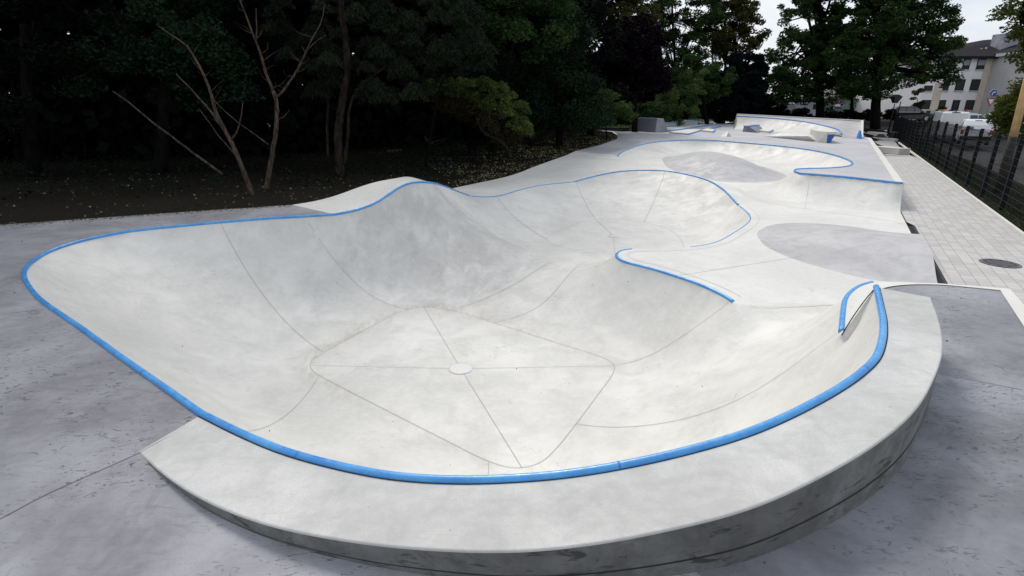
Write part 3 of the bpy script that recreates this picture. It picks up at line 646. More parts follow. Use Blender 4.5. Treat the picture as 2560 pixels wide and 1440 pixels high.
pathR=[fpt(s,-.32) for s in (-26,-10,0,15,32,46)]
pback=[(31.2,50.5),(27.7,43.7),(24.75,39.6),(23.8,36.5)]+[(Lx(y)+.03,y) for y in (30,20,16,13.6)]
strip('path',pathL+pathR+pback,.6,.006,'pavers','pale square concrete pavers of the path beside the fence','path')
cg=MB()
for y0,y1 in ((7.9,13.45),):
    ys=np.linspace(y0,y1,12); cg.add([(Lx(y)+.012,y,.006) for y in ys]+[(Lx(y)+cw,y,.006) for y in ys],[(i,12+i,13+i,i+1) for i in range(11)])
    for y in np.arange(y0+.05,y1,.06):
        x=Lx(y); cg.add([(x+.035,y,.009),(x+cw-.03,y+.02,.009),(x+cw-.03,y+.045,.009),(x+.035,y+.025,.009)],[(0,1,2,3)],1)
o=cg.build('drain_channel',['grate','fence_paint']); tag(o,'black slotted drain channel between the slab and the paved path','drain channel')
# curb stones of the path at the fence side
strip('verge',[fpt(s,.35) for s in (-26,0,20,40)]+[fpt(s,1.9) for s in (40,20,0,-26)],.8,.004,'soil','dark strip of soil under the fence','verge')
strip('road',[fpt(s,1.9) for s in (-30,0,30,48)]+[(62,62),(70,92),(170,150),(150,30),(60,-30)],3.0,.012,'asphalt','worn grey asphalt yard behind the fence','road')
ke=MB()
for s in np.arange(-12,31,1.0):
    p,q=fpt(s,-.36),fpt(s+.985,-.36); r_,t_=fpt(s,-.28),fpt(s+.985,-.28)
    ke.prism([(p[0],p[1],-.05),(q[0],q[1],-.05),(t_[0],t_[1],-.05),(r_[0],r_[1],-.05)],[(p[0],p[1],.035),(q[0],q[1],.035),(t_[0],t_[1],.035),(r_[0],r_[1],.035)])
o=ke.build('path_edging','curb_concrete'); tag(o,'row of pale edging stones between the pavers and the fence','edging',kind='structure')
# lawn behind the far ledges
lawn=[G(1500,322,.7),G(1585,320,.7),G(1690,318,.7),G(1745,309,.7),G(1800,302,.7),G(1745,296,.7),G(1600,303,.7),G(1500,316,.7)]
strip('lawn',[p[:2] for p in lawn],2.0,.06,'lawn','bright green grass strip behind the far ledges','lawn')
# litter on the soil
print('litter')
def quads(P,sx,sy,nrm_rand,tint,name,mat,parent=None,**k):
    n=len(P); 
    if isinstance(nrm_rand,float): 
        d=RNG.normal(0,1,(n,3)); d[:,2]*=nrm_rand; 
    else: d=nrm_rand
    d/=np.linalg.norm(d,axis=1)[:,None]+1e-9
    o_=RNG.normal(0,1,(n,3)); b=np.cross(d,o_); b/=np.linalg.norm(b,axis=1)[:,None]+1e-9; sx=np.broadcast_to(sx,(n,))[:,None]; sy=np.broadcast_to(sy,(n,))[:,None]
    V=np.stack([P-d*sx,P+b*sy-d*sx*.1,P+d*sx,P-b*sy+d*sx*.1],1).reshape(-1,3); Fq=np.arange(4*n).reshape(n,4)
    return mesh_obj(name,V,Fq,mat,parent,attr=np.repeat(tint,4),**k)
def scatter(n,xr,yr,cond):
    P=np.c_[RNG.uniform(*xr,n),RNG.uniform(*yr,n)]; return P[cond(P)]
bed=lambda P:(~inside(P,RING[:,:2]))&(P[:,0]-(6.92+.588*(P[:,1]-7.9))<-1)
P_=scatter(300000,(-24,10),(6,42),bed); dd_=hard(P_,gs); cl_=np.sin(P_[:,0]*2.1+1.3*np.sin(P_[:,1]*1.7))*np.sin(P_[:,1]*2.4+1.1*np.sin(P_[:,0]*1.9)); P_=P_[RNG.random(len(P_))<np.exp(-dd_/6)*(.45+.55*cl_)*(.10+.90*sstep((P_[:,0]+6)/6))]
P3=np.c_[P_,zground(P_)+RNG.uniform(0,.05,len(P_))]; s_=RNG.uniform(.012,.045,len(P3))
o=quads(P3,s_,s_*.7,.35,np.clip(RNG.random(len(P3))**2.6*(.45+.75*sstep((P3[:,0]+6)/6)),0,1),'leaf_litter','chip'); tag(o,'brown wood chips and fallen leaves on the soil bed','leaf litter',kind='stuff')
ed=resample(np.array([dl,G(400,534,D),G(640,518,D),G(730,512,D)]),.02); ii=RNG.integers(0,len(ed),900); Pe=ed[ii][:,:2]-np.array([-.4,.9])*np.abs(RNG.normal(0,.16,900))[:,None]; P3=np.c_[Pe,np.full(900,D+.006)]; s_=RNG.uniform(.006,.022,900)
P4=np.c_[RNG.uniform(-10,6,160),RNG.uniform(1.2,12,160)]; P4=P4[inside(P4,DK[:,:2])]; P4=np.c_[P4,np.full(len(P4),D+.006)]
P5=np.c_[RNG.uniform(-6,6,90),RNG.uniform(3.5,18,90)]; P5=P5[inside(P5,TW[:,:2])]; P5=np.c_[P5,ztwin(P5)+.01]
P3=np.concatenate([P3,P4,P5]); s_=np.r_[s_,RNG.uniform(.006,.014,len(P4)+len(P5))]
o=quads(P3,s_,s_*.7,.15,np.r_[RNG.random(900)*.5,RNG.random(len(P4)+len(P5))*.25],'fallen_leaves','chip'); tag(o,'small dry leaves and crumbs of soil scattered on the concrete','fallen leaves',kind='stuff')
P_=scatter(9000,(5,32),(40,75),lambda P:inside(P,np.array([p[:2] for p in lawn])))
P3=np.c_[P_,zground(P_)+.1]; o=quads(P3,.09,.03,2.5,RNG.random(len(P3)),'grass','grass_blade'); tag(o,'short bright green grass blades behind the far ledges','grass',kind='stuff')
#PART2
EXPO=0.22
# ------------------------------------------------------------------ street obstacles behind the bowls
print('obstacles')
def gz(x,y,z=PZ): return G(x,y,z)
def loop(P,z): return [(p[0],p[1],z) for p in P]
GLED='low concrete obstacles in the far street area'
# tall slanted bank block with blue top edge
a=gz(1572,327); b=gz(1638,331)
mb=MB(); dx=Vector((b[0]-a[0],b[1]-a[1],0)); u=dx.normalized(); n=Vector((-u.y,u.x,0))
A_=Vector(a);B_=Vector(b)
base=[A_,B_,B_+n*1.5,A_+n*1.5]; hh=Vector((0,0,1.02)); topl=[A_+u*.18+n*.28+hh,B_-u*.16+n*.28+hh,B_-u*.16+n*1.0+hh,A_+u*.18+n*1.0+hh]
rb=empty('slanted_block',a,label='tall grey slanted concrete block with a blue painted top edge',cat='ramp block')
mb.prism(base,topl); mb.build('block_body','dark_block',rb,False,True,bevel=.015)
mb=MB(); f=lambda P,d:[p+Vector((0,0,d)) for p in P]
t2=[topl[0]-n*.012,topl[1]-n*.012,topl[1]+n*.07,topl[0]+n*.07]; mb.prism(f(t2,-.09),f(t2,.012)); mb.build('blue_edge','blue_paint',rb,False,True)
def boxpoly(name,pts,z0,z1,mat,label,cat,edge=None,group=None,ew=.07,edges=()):
    r=empty(name,(pts[0][0],pts[0][1],z0),label=label,cat=cat,group=group)
    mb=MB(); mb.prism(loop(pts,z0-.1),loop(pts,z1)); mb.build('block_body',mat,r,False,True,bevel=.012)
    c=Vector((sum(p[0] for p in pts)/len(pts),sum(p[1] for p in pts)/len(pts),0))
    if edges:
        mb=MB()
        for i in edges:
            p=Vector((*pts[i][:2],0)); q=Vector((*pts[(i+1)%len(pts)][:2],0)); d=(q-p).normalized(); m=Vector((-d.y,d.x,0)); 
            if m.dot(c-p)<0: m=-m
            P4=[p-m*.01,q-m*.01,q+m*ew,p+m*ew]; zb=max(z1-.06,z0-.02); mb.prism([(v.x,v.y,zb) for v in P4],[(v.x,v.y,z1+.006) for v in P4])
        mb.build('blue_edge','blue_paint',r,False,True)
    return r
c1=gz(1657,322); c2=gz(1744,312); c3=gz(1724,311.0); c0=gz(1630,321)
boxpoly('long_ledge',[c0,c1,c2,(c2[0]-1.3,c2[1]+.3)],PZ,PZ+.45,'block_concrete','long raised grey concrete ledge behind the slanted block','ledge',edges=(0,1))
boxpoly('low_ledge',[gz(1641,327),gz(1680,330),gz(1773,314.5),gz(1757,313.5),gz(1640,324)],PZ,PZ+.12,'platform_concrete','low flat concrete ledge in front of the long raised ledge','ledge',edges=(0,1))
boxpoly('manual_pad',[gz(1671,332.5),gz(1722,337.5),gz(1757,326.5),gz(1722,325)],PZ,PZ+.09,'curb_concrete','pale flat pad with blue right edge left of the small wedge','pad',edges=(1,))
boxpoly('manual_pad',[gz(1753,329),gz(1784,332),gz(1789,326.5),gz(1766,324)],PZ,PZ+.11,'curb_concrete','small pale pad with short blue edge behind the small wedge','pad',edges=(1,))
boxpoly('manual_pad',[gz(1771,323.5),gz(1774,324.5),gz(1802,317.5),gz(1797,317)],PZ,PZ+.10,'blue_paint','narrow bright blue strip block in the far street area','pad')
# small wedge
a=Vector(gz(1804,341.5));b=Vector(gz(1828,342)); pk=Vector(onY(1821,329.5,Vector(gz(1821,340)).y+.2))
we=empty('small_wedge',a,label='small triangular concrete wedge standing alone behind the open bowl',cat='wedge')
l_=Vector(gz(1816,342)); back=Vector((0.35,1.1,0)); mb=MB(); mb.add([l_,b,pk],[(0,1,2)]); mb.build('wedge_end','dark_block',we,False,True)
mb=MB(); mb.add([a,l_,pk,a+back,pk+back,b,b+back],[(0,2,4,3),(3,4,6),(2,5,6,4),(0,1,2)]); mb.build('wedge_side','curb_concrete',we,False,True)
# kicker with blue lip and slab
P0,P1,P2,P3=gz(1856,329),gz(1879,330.5),gz(1900,325),gz(1878,323.5)
kk=empty('kicker_block',P0,label='dark concrete kicker with a blue lip in the middle of the far area',cat='kicker')
mb=MB(); tz=PZ+.42; mb.prism([P0,gz(1896,332.5),gz(1912,327),P3],[(P0[0]+.15,P0[1]+.2,tz),(P1[0]-.2,P1[1]+.2,tz),(P2[0]-.2,P2[1]-.1,tz),(P3[0]+.1,P3[1]-.1,tz)]); mb.build('kicker_body','dark_block',kk,False,True)
mb=MB(); q0,q1,q2=(P0[0]+.13,P0[1]+.18,tz),(P1[0]-.18,P1[1]+.18,tz),(P2[0]-.18,P2[1]-.1,tz)
mb.tube([q0,q1],.05,6); mb.tube([q1,q2],.05,6); mb.build('blue_edge','blue_paint',kk,False,True)
boxpoly('low_slab',[gz(1888,328.5),gz(1924,333.5),gz(1934,328),gz(1908,325.5)],PZ,PZ+.14,'curb_concrete','low pale slab with a blue end right of the dark kicker','slab',edges=(1,))
# low white bank with box jump
bk=empty('bank_ramp',gz(1975,345),label='low white concrete bank rising to the jump box',cat='bank ramp'); ZB=PZ+.30
A=Vector(gz(1908,341)); B=Vector(gz(2046,355)); Cc=Vector(gz(2090,343)); Dd=Vector(gz(1978,335)); tz=ZB
t0=Vector((*gz(1985,339)[:2],0)); 
T1=Vector((B.x-.3,B.y+.7,tz)); T2=Vector((Cc.x-.5,Cc.y-.2,tz)); T0=Vector((A.x*.42+B.x*.58,A.y*.42+B.y*.58+1.8,tz)); T3=Vector((Dd.x*.6+Cc.x*.4,Dd.y*.6+Cc.y*.4,tz))
mb=MB(); mb.add([A,B,Cc,Dd,T0,T1,T2,T3],[(0,1,5,4),(1,2,6,5),(2,3,7,6),(3,0,4,7),(4,5,6,7)]); mb.build('bank_body','slab_concrete',bk,False,True)
jb=empty('jump_box',gz(2050,355),label='pale box jump with a dark blue painted side recess',cat='jump box')
j0=Vector(gz(2042,356)); j1=Vector(gz(2066,358)); j2=Vector(gz(2088,357)); dv_=Vector((.9,2.6,0)); tz=PZ+.62
mb=MB(); mb.prism([j0,j1,j1+dv_,j0+dv_],[(p.x,p.y,tz) for p in (j0+Vector((.12,.3,0)),j1+Vector((0,.05,0)),j1+dv_,j0+dv_)]); 
mb.prism([(p.x,p.y,tz-.14) for p in (j1,j2,j2+dv_,j1+dv_)],[(p.x,p.y,tz) for p in (j1,j2,j2+dv_,j1+dv_)])
mb.build('box_body','curb_concrete',jb,False,True)
mb=MB(); o1=Vector((0,.02,0)); a_,b_,c_=j1+o1,j1+(j2-j1)*.45+o1,j1+(j2-j1)*.85+o1
mb.add([a_+Vector((.01,0,0)),b_,(c_.x,c_.y,tz-.15),(a_.x+.01,a_.y,tz-.15)]+[(p[0]+.5,p[1]+1.6,p[2]) for p in (a_,b_,(c_.x,c_.y,tz-.15),(a_.x,a_.y,tz-.15))],[(0,1,2,3),(1,5,6,2),(4,5,6,7)]); mb.build('blue_panel','deep_blue_paint',jb,False,True)
# curved quarter pipe at the back
qp=empty('curved_quarter_pipe',gz(1980,330),label='long curved pale quarter pipe with dark end bank at the back of the park',cat='quarter pipe')
TA,TB=np.array(G(1842,287,1.95)),np.array(G(2152,303,1.62)); TA=np.array(onY(1842,286.5,52.)); TB=np.array(onY(2152,303,41.5))
Kp=[(1843,290,49.9),(1900,293,47.6),(1960,298,45.2),(2010,304,43.2),(2045,310.5,41.6),(2080,319,39.6),(2100,327,38.0),(2107,336,36.9)]
Kc=[np.array(onY(*p)) for p in Kp]; Kc[-1][2]=PZ+.01; Kc=smoothc(catmull(Kc,.25),2)
Bp=[(1833,322.5),(1900,327.5),(1970,332.5),(2030,336.5),(2075,339.5),(2107,339.5)]; Bc=catmull(px([(a,b,PZ+.004) for a,b in Bp]),.25)
n_=80; Ka,Ba=par(Kc,n_),par(Bc,n_); rows=[]
for t in np.linspace(0,1,10):
    rows.append(np.c_[Ka[:,:2]*(1-t)+Ba[:,:2]*t,Ba[:,2]+(Ka[:,2]-Ba[:,2])*(1-t)**2.0])
mesh_obj('quarter_surface',np.concatenate(rows),np.array([(r*n_+i,r*n_+i+1,(r+1)*n_+i+1,(r+1)*n_+i) for r in range(9) for i in range(n_-1)]),'bowl_concrete',qp,True,world=True)
Kd=np.concatenate([Ka,[G(2130,343,PZ+.01),G(2150,346,PZ+.01)]]); kn=len(Kd); s=np.linspace(0,1,kn); Tt=TA[None]*(1-s[:,None])+TB[None]*s[:,None]
mesh_obj('end_bank',np.concatenate([Kd,Tt]),np.array([(i,i+1,kn+i+1,kn+i) for i in range(kn-1)]),'hump_concrete',qp,True,world=True)
MB().tube([tuple(p) for p in Ka[:-3]],.05,6).build('coping','blue_paint',qp,True,True)
mb=MB(); e=Vector((.25,.45,0)); TAv,TBv=Vector(TA),Vector(TB); z_=Vector((0,0,.07))
mb.prism([TAv-e*.3,TBv-e*.3,TBv+e,TAv+e],[TAv-e*.3+z_,TBv-e*.3+z_,TBv+e+z_,TAv+e+z_])
KA=Vector(Ka[0]); BA=Vector(Ba[0]); mb.add([BA,KA,TAv,(TAv.x,TAv.y,PZ),(TBv.x,TBv.y,PZ),TBv,Vector(Kd[-1]),(TAv.x+.1,TAv.y+.4,PZ),(TBv.x+.1,TBv.y+.4,PZ)],[(0,1,2,3),(2,5,8,7)])
KB=Vector(Kd[-1]); o_=Vector((.18,-.02,0)); mb.prism([KB,KB+o_,TBv+o_+Vector((0,0,-.9)),TBv+Vector((0,0,-.9))],[KB+z_,KB+o_+z_,TBv+o_+z_,TBv+z_])
mb.build('top_edge','curb_concrete',qp,False,True)
w0=Vector(gz(2146,347)); sb=empty('blue_wedge',w0,label='small blue sided wedge at the end of the curved quarter pipe',cat='wedge')
mb=MB(); mb.prism([w0,w0+Vector((.22,-.05,0)),w0+Vector((.3,.4,0)),w0+Vector((.08,.4,0))],[w0+Vector((.09,.1,.5)),w0+Vector((.13,.1,.5)),w0+Vector((.2,.35,.5)),w0+Vector((.15,.35,.5))]); mb.build('wedge_body','blue_paint',sb,False,True)
# ------------------------------------------------------------------ path furniture
print('furniture')
def seatblock(p0,p1,depth,h,label,dirv):
    zb=zground(np.array([G(*p0,0.)[:2]]))[0]; a=Vector(G(*p0,zb)); b=Vector(G(*p1,zb)); d=Vector(dirv).normalized()*depth; r=empty('seat_block',a,label=label,cat='stone seat',group='concrete seat blocks along the path')
    z=Vector((0,0,h)); sh=.04
    mb=MB(); mb.prism([a,b,b+d,a+d],[a+z,b+z,b+d+z,a+d+z]); mb.build('block_body','curb_concrete',r,False,True,bevel=.015)
    u=(b-a).normalized(); m=Vector((-u.y,u.x,0)); mb=MB()
    mb.prism([a+u*.05-m*.006,b-u*.05-m*.006,b-u*.05+m*.01,a+u*.05+m*.01],[p+Vector((0,0,h-.05)) for p in (a+u*.05-m*.006,b-u*.05-m*.006,b-u*.05+m*.01,a+u*.05+m*.01)]); mb.build('front_panel','block_concrete',r,False,True)
seatblock((2243,388),(2273,388.5),1.9,.42,'nearest pale concrete seat block, standing on the path by the fence',(-.32,.95,0))
seatblock((2204,345),(2222,345.5),1.9,.45,'far pale concrete seat block, behind the dark litter bin',(-.1,.95,0))
seatblock((2233,356),(2244,357),1.2,.3,'small low pale block beside the litter bin and fence',(.2,.95,0))
bag=MB(); q=Vector(G(2213,345,0.13)); 
for k in range(3): bag.prism([q+Vector((x,y,-.02)) for x,y in ((-.1+.1*k,.7),(.45+.05*k,.6),(.5,1.3),(0,1.4))],[q+Vector((x,y,.16+.05*k)) for x,y in ((.1+.1*k,.85),(.22+.05*k,.8),(.25,1.1),(.15,1.15))])
o=bag.build('bag','rubber',bevel=.03); tag(o,'dark bag lying on the far seat block','bag')
bp=Vector(G(2228,356,-.3)); bn=empty('litter_bin',bp,label='dark green litter bin on legs between the seat blocks',cat='litter bin')
mb=MB(); nn_=20; ring=lambda r,z:[(bp.x+r*math.cos(2*math.pi*k/nn_),bp.y+r*math.sin(2*math.pi*k/nn_),z) for k in range(nn_)]
mb.prism(ring(.28,.02),ring(.33,.48)); mb.build('bin_body','bin_paint',bn,False,True)
MB().prism(ring(.36,.48),ring(.34,.56)).build('lid','bin_paint',bn,False,True)
MB().prism(ring(.17,-.33),ring(.17,.03)).build('base','block_concrete',bn,False,True)
for a_ in (-.3,.3):
    mb=MB(); mb.prism([(bp.x+a_-.03,bp.y-.05,-.33),(bp.x+a_+.03,bp.y-.05,-.33),(bp.x+a_+.03,bp.y+.05,-.33),(bp.x+a_-.03,bp.y+.05,-.33)],[(bp.x+a_-.03,bp.y-.05,.5),(bp.x+a_+.03,bp.y-.05,.5),(bp.x+a_+.03,bp.y+.05,.5),(bp.x+a_-.03,bp.y+.05,.5)]); mb.build('leg','rubber',bn,False,True)
mc=Vector(G(2500,659,.0)); r_=.325; mh=empty('manhole_cover',mc,label='round dark iron manhole cover set in the pale pavers',cat='manhole cover')
ring=lambda r,z,c=mc,n=36:[(c.x+r*math.cos(2*math.pi*k/n),c.y+r*math.sin(2*math.pi*k/n),z) for k in range(n)]
MB().prism(ring(r_,-.02),ring(r_,.012)).build('cover_plate','cast_iron',mh,False,True)
for k in range(8):
    a_=k*math.pi/4; c_=mc+Vector((math.cos(a_),math.sin(a_),0))*.22
    MB().prism(ring(.032,.0,c_,10),ring(.032,.015,c_,10)).build('vent_hole','dark_gap',mh,False,True)
mb=MB()
for k in range(36):
    a0,a1=2*math.pi*k/36,2*math.pi*(k+1)/36; f=lambda a,r:(mc.x+r*math.cos(a),mc.y+r*math.sin(a),.014)
    mb.add([f(a0,.285),f(a1,.285),f(a1,.315),f(a0,.315)],[(0,1,2,3)])
mb.build('cover_ring','sign_grey',mh,False,True)
# ------------------------------------------------------------------ fence
print('fence')
fe=empty('mesh_fence',(*fpt(0),0),label='tall anthracite double wire mesh fence along the paved path',cat='fence')
sp=float(np.linalg.norm(FB-FA))/6; HF=2.03; ks=list(range(-2,17)); fd3=Vector((fdir[0],fdir[1],0)); fn3=Vector((fn[0],fn[1],0))
zf=lambda s:-.33*float(sstep((FA[1]+fdir[1]*s-29)/9.))
def obox(mb,c,u,v,a,b,z0,z1,mi=0):
    P=[c+u*sx*a+v*sy*b for sx,sy in ((-1,-1),(1,-1),(1,1),(-1,1))]; mb.prism([(p.x,p.y,z0) for p in P],[(p.x,p.y,z1) for p in P],mi)
for k in ks:
    c=Vector((*fpt(k*sp),0)); mb=MB(); g0=zf(k*sp); obox(mb,c,fd3,fn3,.040,.050,g0-.1,g0+HF+.05); obox(mb,c-fn3*.058,fd3,fn3,.050,.006,g0+.05,g0+HF+.02); mb.build('post','fence_paint',fe,False,True)
for k in ks[:-1]:
    vw=MB(); a=k*sp+.03; b=(k+1)*sp-.03; n=int((b-a)/.05)
    for i in range(n+1):
        s=a+(b-a)*i/n; c=Vector((*fpt(s,-.05),0)); g0=zf(s); obox(vw,c,fd3,fn3,.0021,.0021,g0+.06,g0+HF,0)
    for z in [.08+.2*j for j in range(10)]+[HF-.02]:
        for o_ in (-.050,):
            p=Vector((*fpt(a,o_),0)); q=Vector((*fpt(b,o_),0)); m=(p+q)/2; 
            e_=fn3*.003; za,zb_=zf(a)+z,zf(b)+z; h_=Vector((0,0,.006)); P8=[p-e_,q-e_,q+e_,p+e_]; zz8=[za,zb_,zb_,za]; vw.prism([(v.x,v.y,w_-.0035) for v,w_ in zip(P8,zz8)],[(v.x,v.y,w_+.0035) for v,w_ in zip(P8,zz8)],1)
    vw.build('mesh_panel',['wire_paint','wire_bar'],fe,False,True)
# low weeds under the fence
P_=np.array([fpt(RNG.uniform(-6,40),RNG.uniform(-.25,1.6)) for _ in range(7000)]); P3=np.c_[P_,RNG.uniform(0,.10,len(P_))]
o=quads(P3,.03,.02,.6,RNG.random(len(P3))**2,'ground_cover','leaf_mid'); tag(o,'low weeds and dead leaves under the mesh fence','weeds',kind='stuff')
# pole behind the fence
pb=Vector(G(2497,482,0.0)); ptop=Vector(onY(2563,225,pb.y+.0)); po=empty('wooden_pole',pb,label='leaning tan wooden pole with dark lower part just behind the fence',cat='pole')
d=(ptop-pb); L_=d.length; u=d.normalized(); j=pb+u*(1.9)
MB().tube([j-u*.02+(j-j),j+u*(L_*.5),pb+u*(L_*1.9)],[.118,.112,.10],14).build('pole_shaft','wood_pole',po,True,True)
MB().tube([pb-u*.1,pb+u*.9,j],[.15,.14,.128],14).build('pole_foot','pole_dark',po,True,True)
# ------------------------------------------------------------------ vehicles
print('cars')
def prof(mb,P,w0,w1=None,mi=0):      # extruded side profile (x,z), half widths per point
    n=len(P); 
    W=[w0]*n if w1 is None else w1
    V=[(x,-w,z) for (x,z),w in zip(P,W)]+[(x,w,z) for (x,z),w in zip(P,W)]
    mb.add(V,[tuple(range(n)),tuple(range(n,2*n))[::-1]]+[(i,n+i,n+(i+1)%n,(i+1)%n) for i in range(n)],mi)
def wheel(root,x,y,r=.33,s=1):
    mb=MB(); mb.tube([(x,y-.10*s,r),(x,y+.10*s,r)],r,20); t=mb.build('tyre','rubber',root)
    mb=MB(); mb.tube([(x,y+.085*s,r),(x,y+.108*s,r)],r*.62,14)
    for k in range(5):
        a=2*math.pi*k/5; mb.tube([(x,y+.112*s,r),(x+math.cos(a)*r*.58,y+.112*s,r+math.sin(a)*r*.58)],.03,5)
    mb.build('rim','rim_metal',root)
def place(root,loc,rz): root.location=loc; root.rotation_euler=(0,0,rz)
def car(name,label,paint,loc,rz,Lc=4.6,Wc=.92,Hc=1.68,kind='suv'):
    r=empty(name,(0,0,0),label=label,cat='car')
    h=Hc; x0,x1=-Lc/2,Lc/2; bl=h*.60
    P=[(x0+.05,.32),(x0,.55),(x0+.02,bl),(x0+.10,bl+.03),(x1-1.25,bl),(x1-.35,bl-.12),(x1-.05,bl-.28),(x1,.55),(x1-.03,.30),(x1-.55,.24),(x0+.5,.24)]
    W=[Wc-.08,Wc-.03,Wc-.05,Wc-.09,Wc-.09,Wc-.13,Wc-.14,Wc-.12,Wc-.12,Wc-.04,Wc-.04]
    mb=MB(); prof(mb,P,0,W); mb.build('body',paint,r,bevel=.05)
    gP=[(x0+.10,bl),(x0+.42,h-.10),(x0+.95,h),(x1-2.35,h),(x1-2.0,h-.06),(x1-1.15,bl)]
    gW=[Wc-.12,Wc-.22,Wc-.25,Wc-.25,Wc-.24,Wc-.14]
    mb=MB(); prof(mb,gP,0,gW); mb.build('cabin',paint,r,bevel=.04)
    # side windows, windscreen and rear window, set slightly proud
    for s in (-1,1):
        mb=MB(); xs=[x0+.45,x0+1.35,x0+1.42,x1-2.35,x1-2.28,x1-1.5]; 
        for (xa,xb,ta,tb) in ((x0+.50,x0+1.38,.30,0),(x0+1.46,x1-2.32,0,0),(x1-2.24,x1-1.38,0,.62)):
            zb,zt=bl+.05,h-.12; wy=lambda z:Wc-.12-.11*(z-bl)/(h-bl)+.012
            mb.add([(xa,s*wy(zb),zb),(xb,s*wy(zb),zb),(xb-tb,s*wy(zt),zt),(xa+ta,s*wy(zt),zt)],[(0,1,2,3)])
        mb.build('side_window','glass',r)
        mb=MB(); mb.box(x1-1.62,x1-1.45,min(s*(Wc-.10),s*(Wc+.10)),max(s*(Wc-.10),s*(Wc+.10)),bl-.02,bl+.13); mb.build('mirror',paint,r,bevel=.03)
        mb=MB(); mb.box(x1-.32,x1-.02,min(s*(Wc-.45),s*(Wc-.12)),max(s*(Wc-.45),s*(Wc-.12)),.62,.76); mb.build('headlight','chrome',r,bevel=.02)
        mb=MB(); mb.box(x0-.01,x0+.12,min(s*(Wc-.35),s*(Wc-.06)),max(s*(Wc-.35),s*(Wc-.06)),.75,.95); mb.build('tail_light','red_light',r,bevel=.02)
        mb=MB(); mb.tube([(x0+.7,s*(Wc-.27),h+.03),(x0+1.4,s*(Wc-.27),h+.06),(x1-2.5,s*(Wc-.27),h+.03)],.02,6); mb.tube([(x0+.3,s*(Wc-.10),bl+.03),(x1-1.4,s*(Wc-.10),bl+.03)],.018,5); mb.build('trim','chrome',r)
        for x in (x0+.85,x1-.88): wheel(r,x,s*(Wc-.12),.35,s)
    mb=MB(); a=(x1-1.97,h-.065); b=(x1-1.18,bl+.03); mb.add([(a[0]+.02,-Wc+.28,a[1]),(a[0]+.02,Wc-.28,a[1]),(b[0]+.02,Wc-.18,b[1]),(b[0]+.02,-Wc+.18,b[1])],[(0,1,2,3)]); mb.build('windscreen','sky_glass',r)
    mb=MB(); mb.add([(x0+.12,-Wc+.2,bl+.06),(x0+.12,Wc-.2,bl+.06),(x0+.395,Wc-.27,h-.13),(x0+.395,-Wc+.27,h-.13)],[(0,1,2,3)]); mb.build('rear_window','glass',r)
    mb=MB(); mb.box(x1-.03,x1+.01,-.45,.45,.5,.68); mb.build('grille','rubber',r)
    mb=MB(); mb.box(x1+.0,x1+.02,-.26,.26,.36,.46); mb.build('number_plate','sign_white',r)
    place(r,loc,rz); return r
Ys=66.; cx=onY(2273,302,Ys)[0]; zr=H-(302-252)/F*Ys*1.0
zr=onY(2273,303,Ys)[2]
car('parked_suv','black estate SUV with chrome window trim parked beyond the end of the fence','dark_paint',(cx,Ys,zr),math.radians(-14),4.5,.93,1.66)
# white van with plain rear doors
vz=.12; Yv=43.; vx=onY(2386,300,Yv)[0]
vr=empty('white_van',(0,0,0),label='white panel van seen from behind with plain grey rear doors and warning lights',cat='van')
hv=2.12; P=[(-2.4,.35),(-2.45,.6),(-2.42,1.45),(-2.28,hv-.06),(-2.1,hv),(1.1,hv),(1.35,hv-.05),(1.95,1.28),(2.55,1.08),(2.7,.9),(2.7,.4),(2.3,.28),(-2.1,.28)]
W=[.90,.95,.93,.84,.80,.80,.80,.84,.86,.88,.9,.9,.9]; mb=MB(); prof(mb,P,0,W); mb.build('body','white_paint',vr,bevel=.06)
for s in (-1,1):
    mb=MB(); y0,y1=sorted((s*.015,s*.80)); mb.add([(-2.462,y0,.65),(-2.462,y1,.65),(-2.437,y1*.985 if s>0 else y1,1.42),(-2.437,y0,1.42)],[(0,1,2,3)]); 
    mb.add([(-2.437,y0,1.43),(-2.437,y1,1.43),(-2.305,y1 if s<0 else y1*.93,hv-.12),(-2.305,y0 if s>0 else y0*.93,hv-.12)],[(0,1,2,3)]); mb.build('rear_door','van_grey',vr)
    mb=MB(); y0,y1=sorted((s*.82,s*.93)); mb.box(-2.47,-2.40,y0,y1,.75,1.25); mb.build('tail_light','red_light',vr)
    mb=MB(); mb.add([(1.0,s*.87,1.30),(1.75,s*.87,1.30),(1.33,s*.82,hv-.14),(1.0,s*.82,hv-.14)],[(0,1,2,3)]); mb.build('side_window','glass',vr)
    for x in (-1.6,1.85): wheel(vr,x,s*.82,.34,s)
    mb=MB(); y0,y1=sorted((s*.9,s*1.12)); mb.box(1.45,1.6,y0,y1,1.3,1.6); mb.build('mirror','rubber',vr,bevel=.03)
    mb=MB(); mb.box(-2.475,-2.45,s*.8-.03,s*.8+.03,1.30,1.36); mb.build('hinge','rubber',vr)
mb=MB(); mb.box(-2.32,-2.2,-.25,.25,hv-.05,hv-.01); mb.build('brake_light','rubber',vr)
MB().box(-2.05,-1.95,-.03,.03,hv,hv+.14).build('roof_aerial','rubber',vr)
for s,m in ((-.72,'red_light'),(.72,'amber_light')):
    MB().tube([(-1.6,s,hv-.01),(-1.6,s,hv+.16)],[.10,.085],10).build('warning_light',m,vr)
mb=MB(); mb.add([(1.37,-.72,hv-.08),(1.37,.72,hv-.08),(1.97,.78,1.31),(1.97,-.78,1.31)],[(0,1,2,3)]); mb.build('windscreen','sky_glass',vr)
place(vr,(vx+1.15,Yv+2.1,vz),math.radians(62))
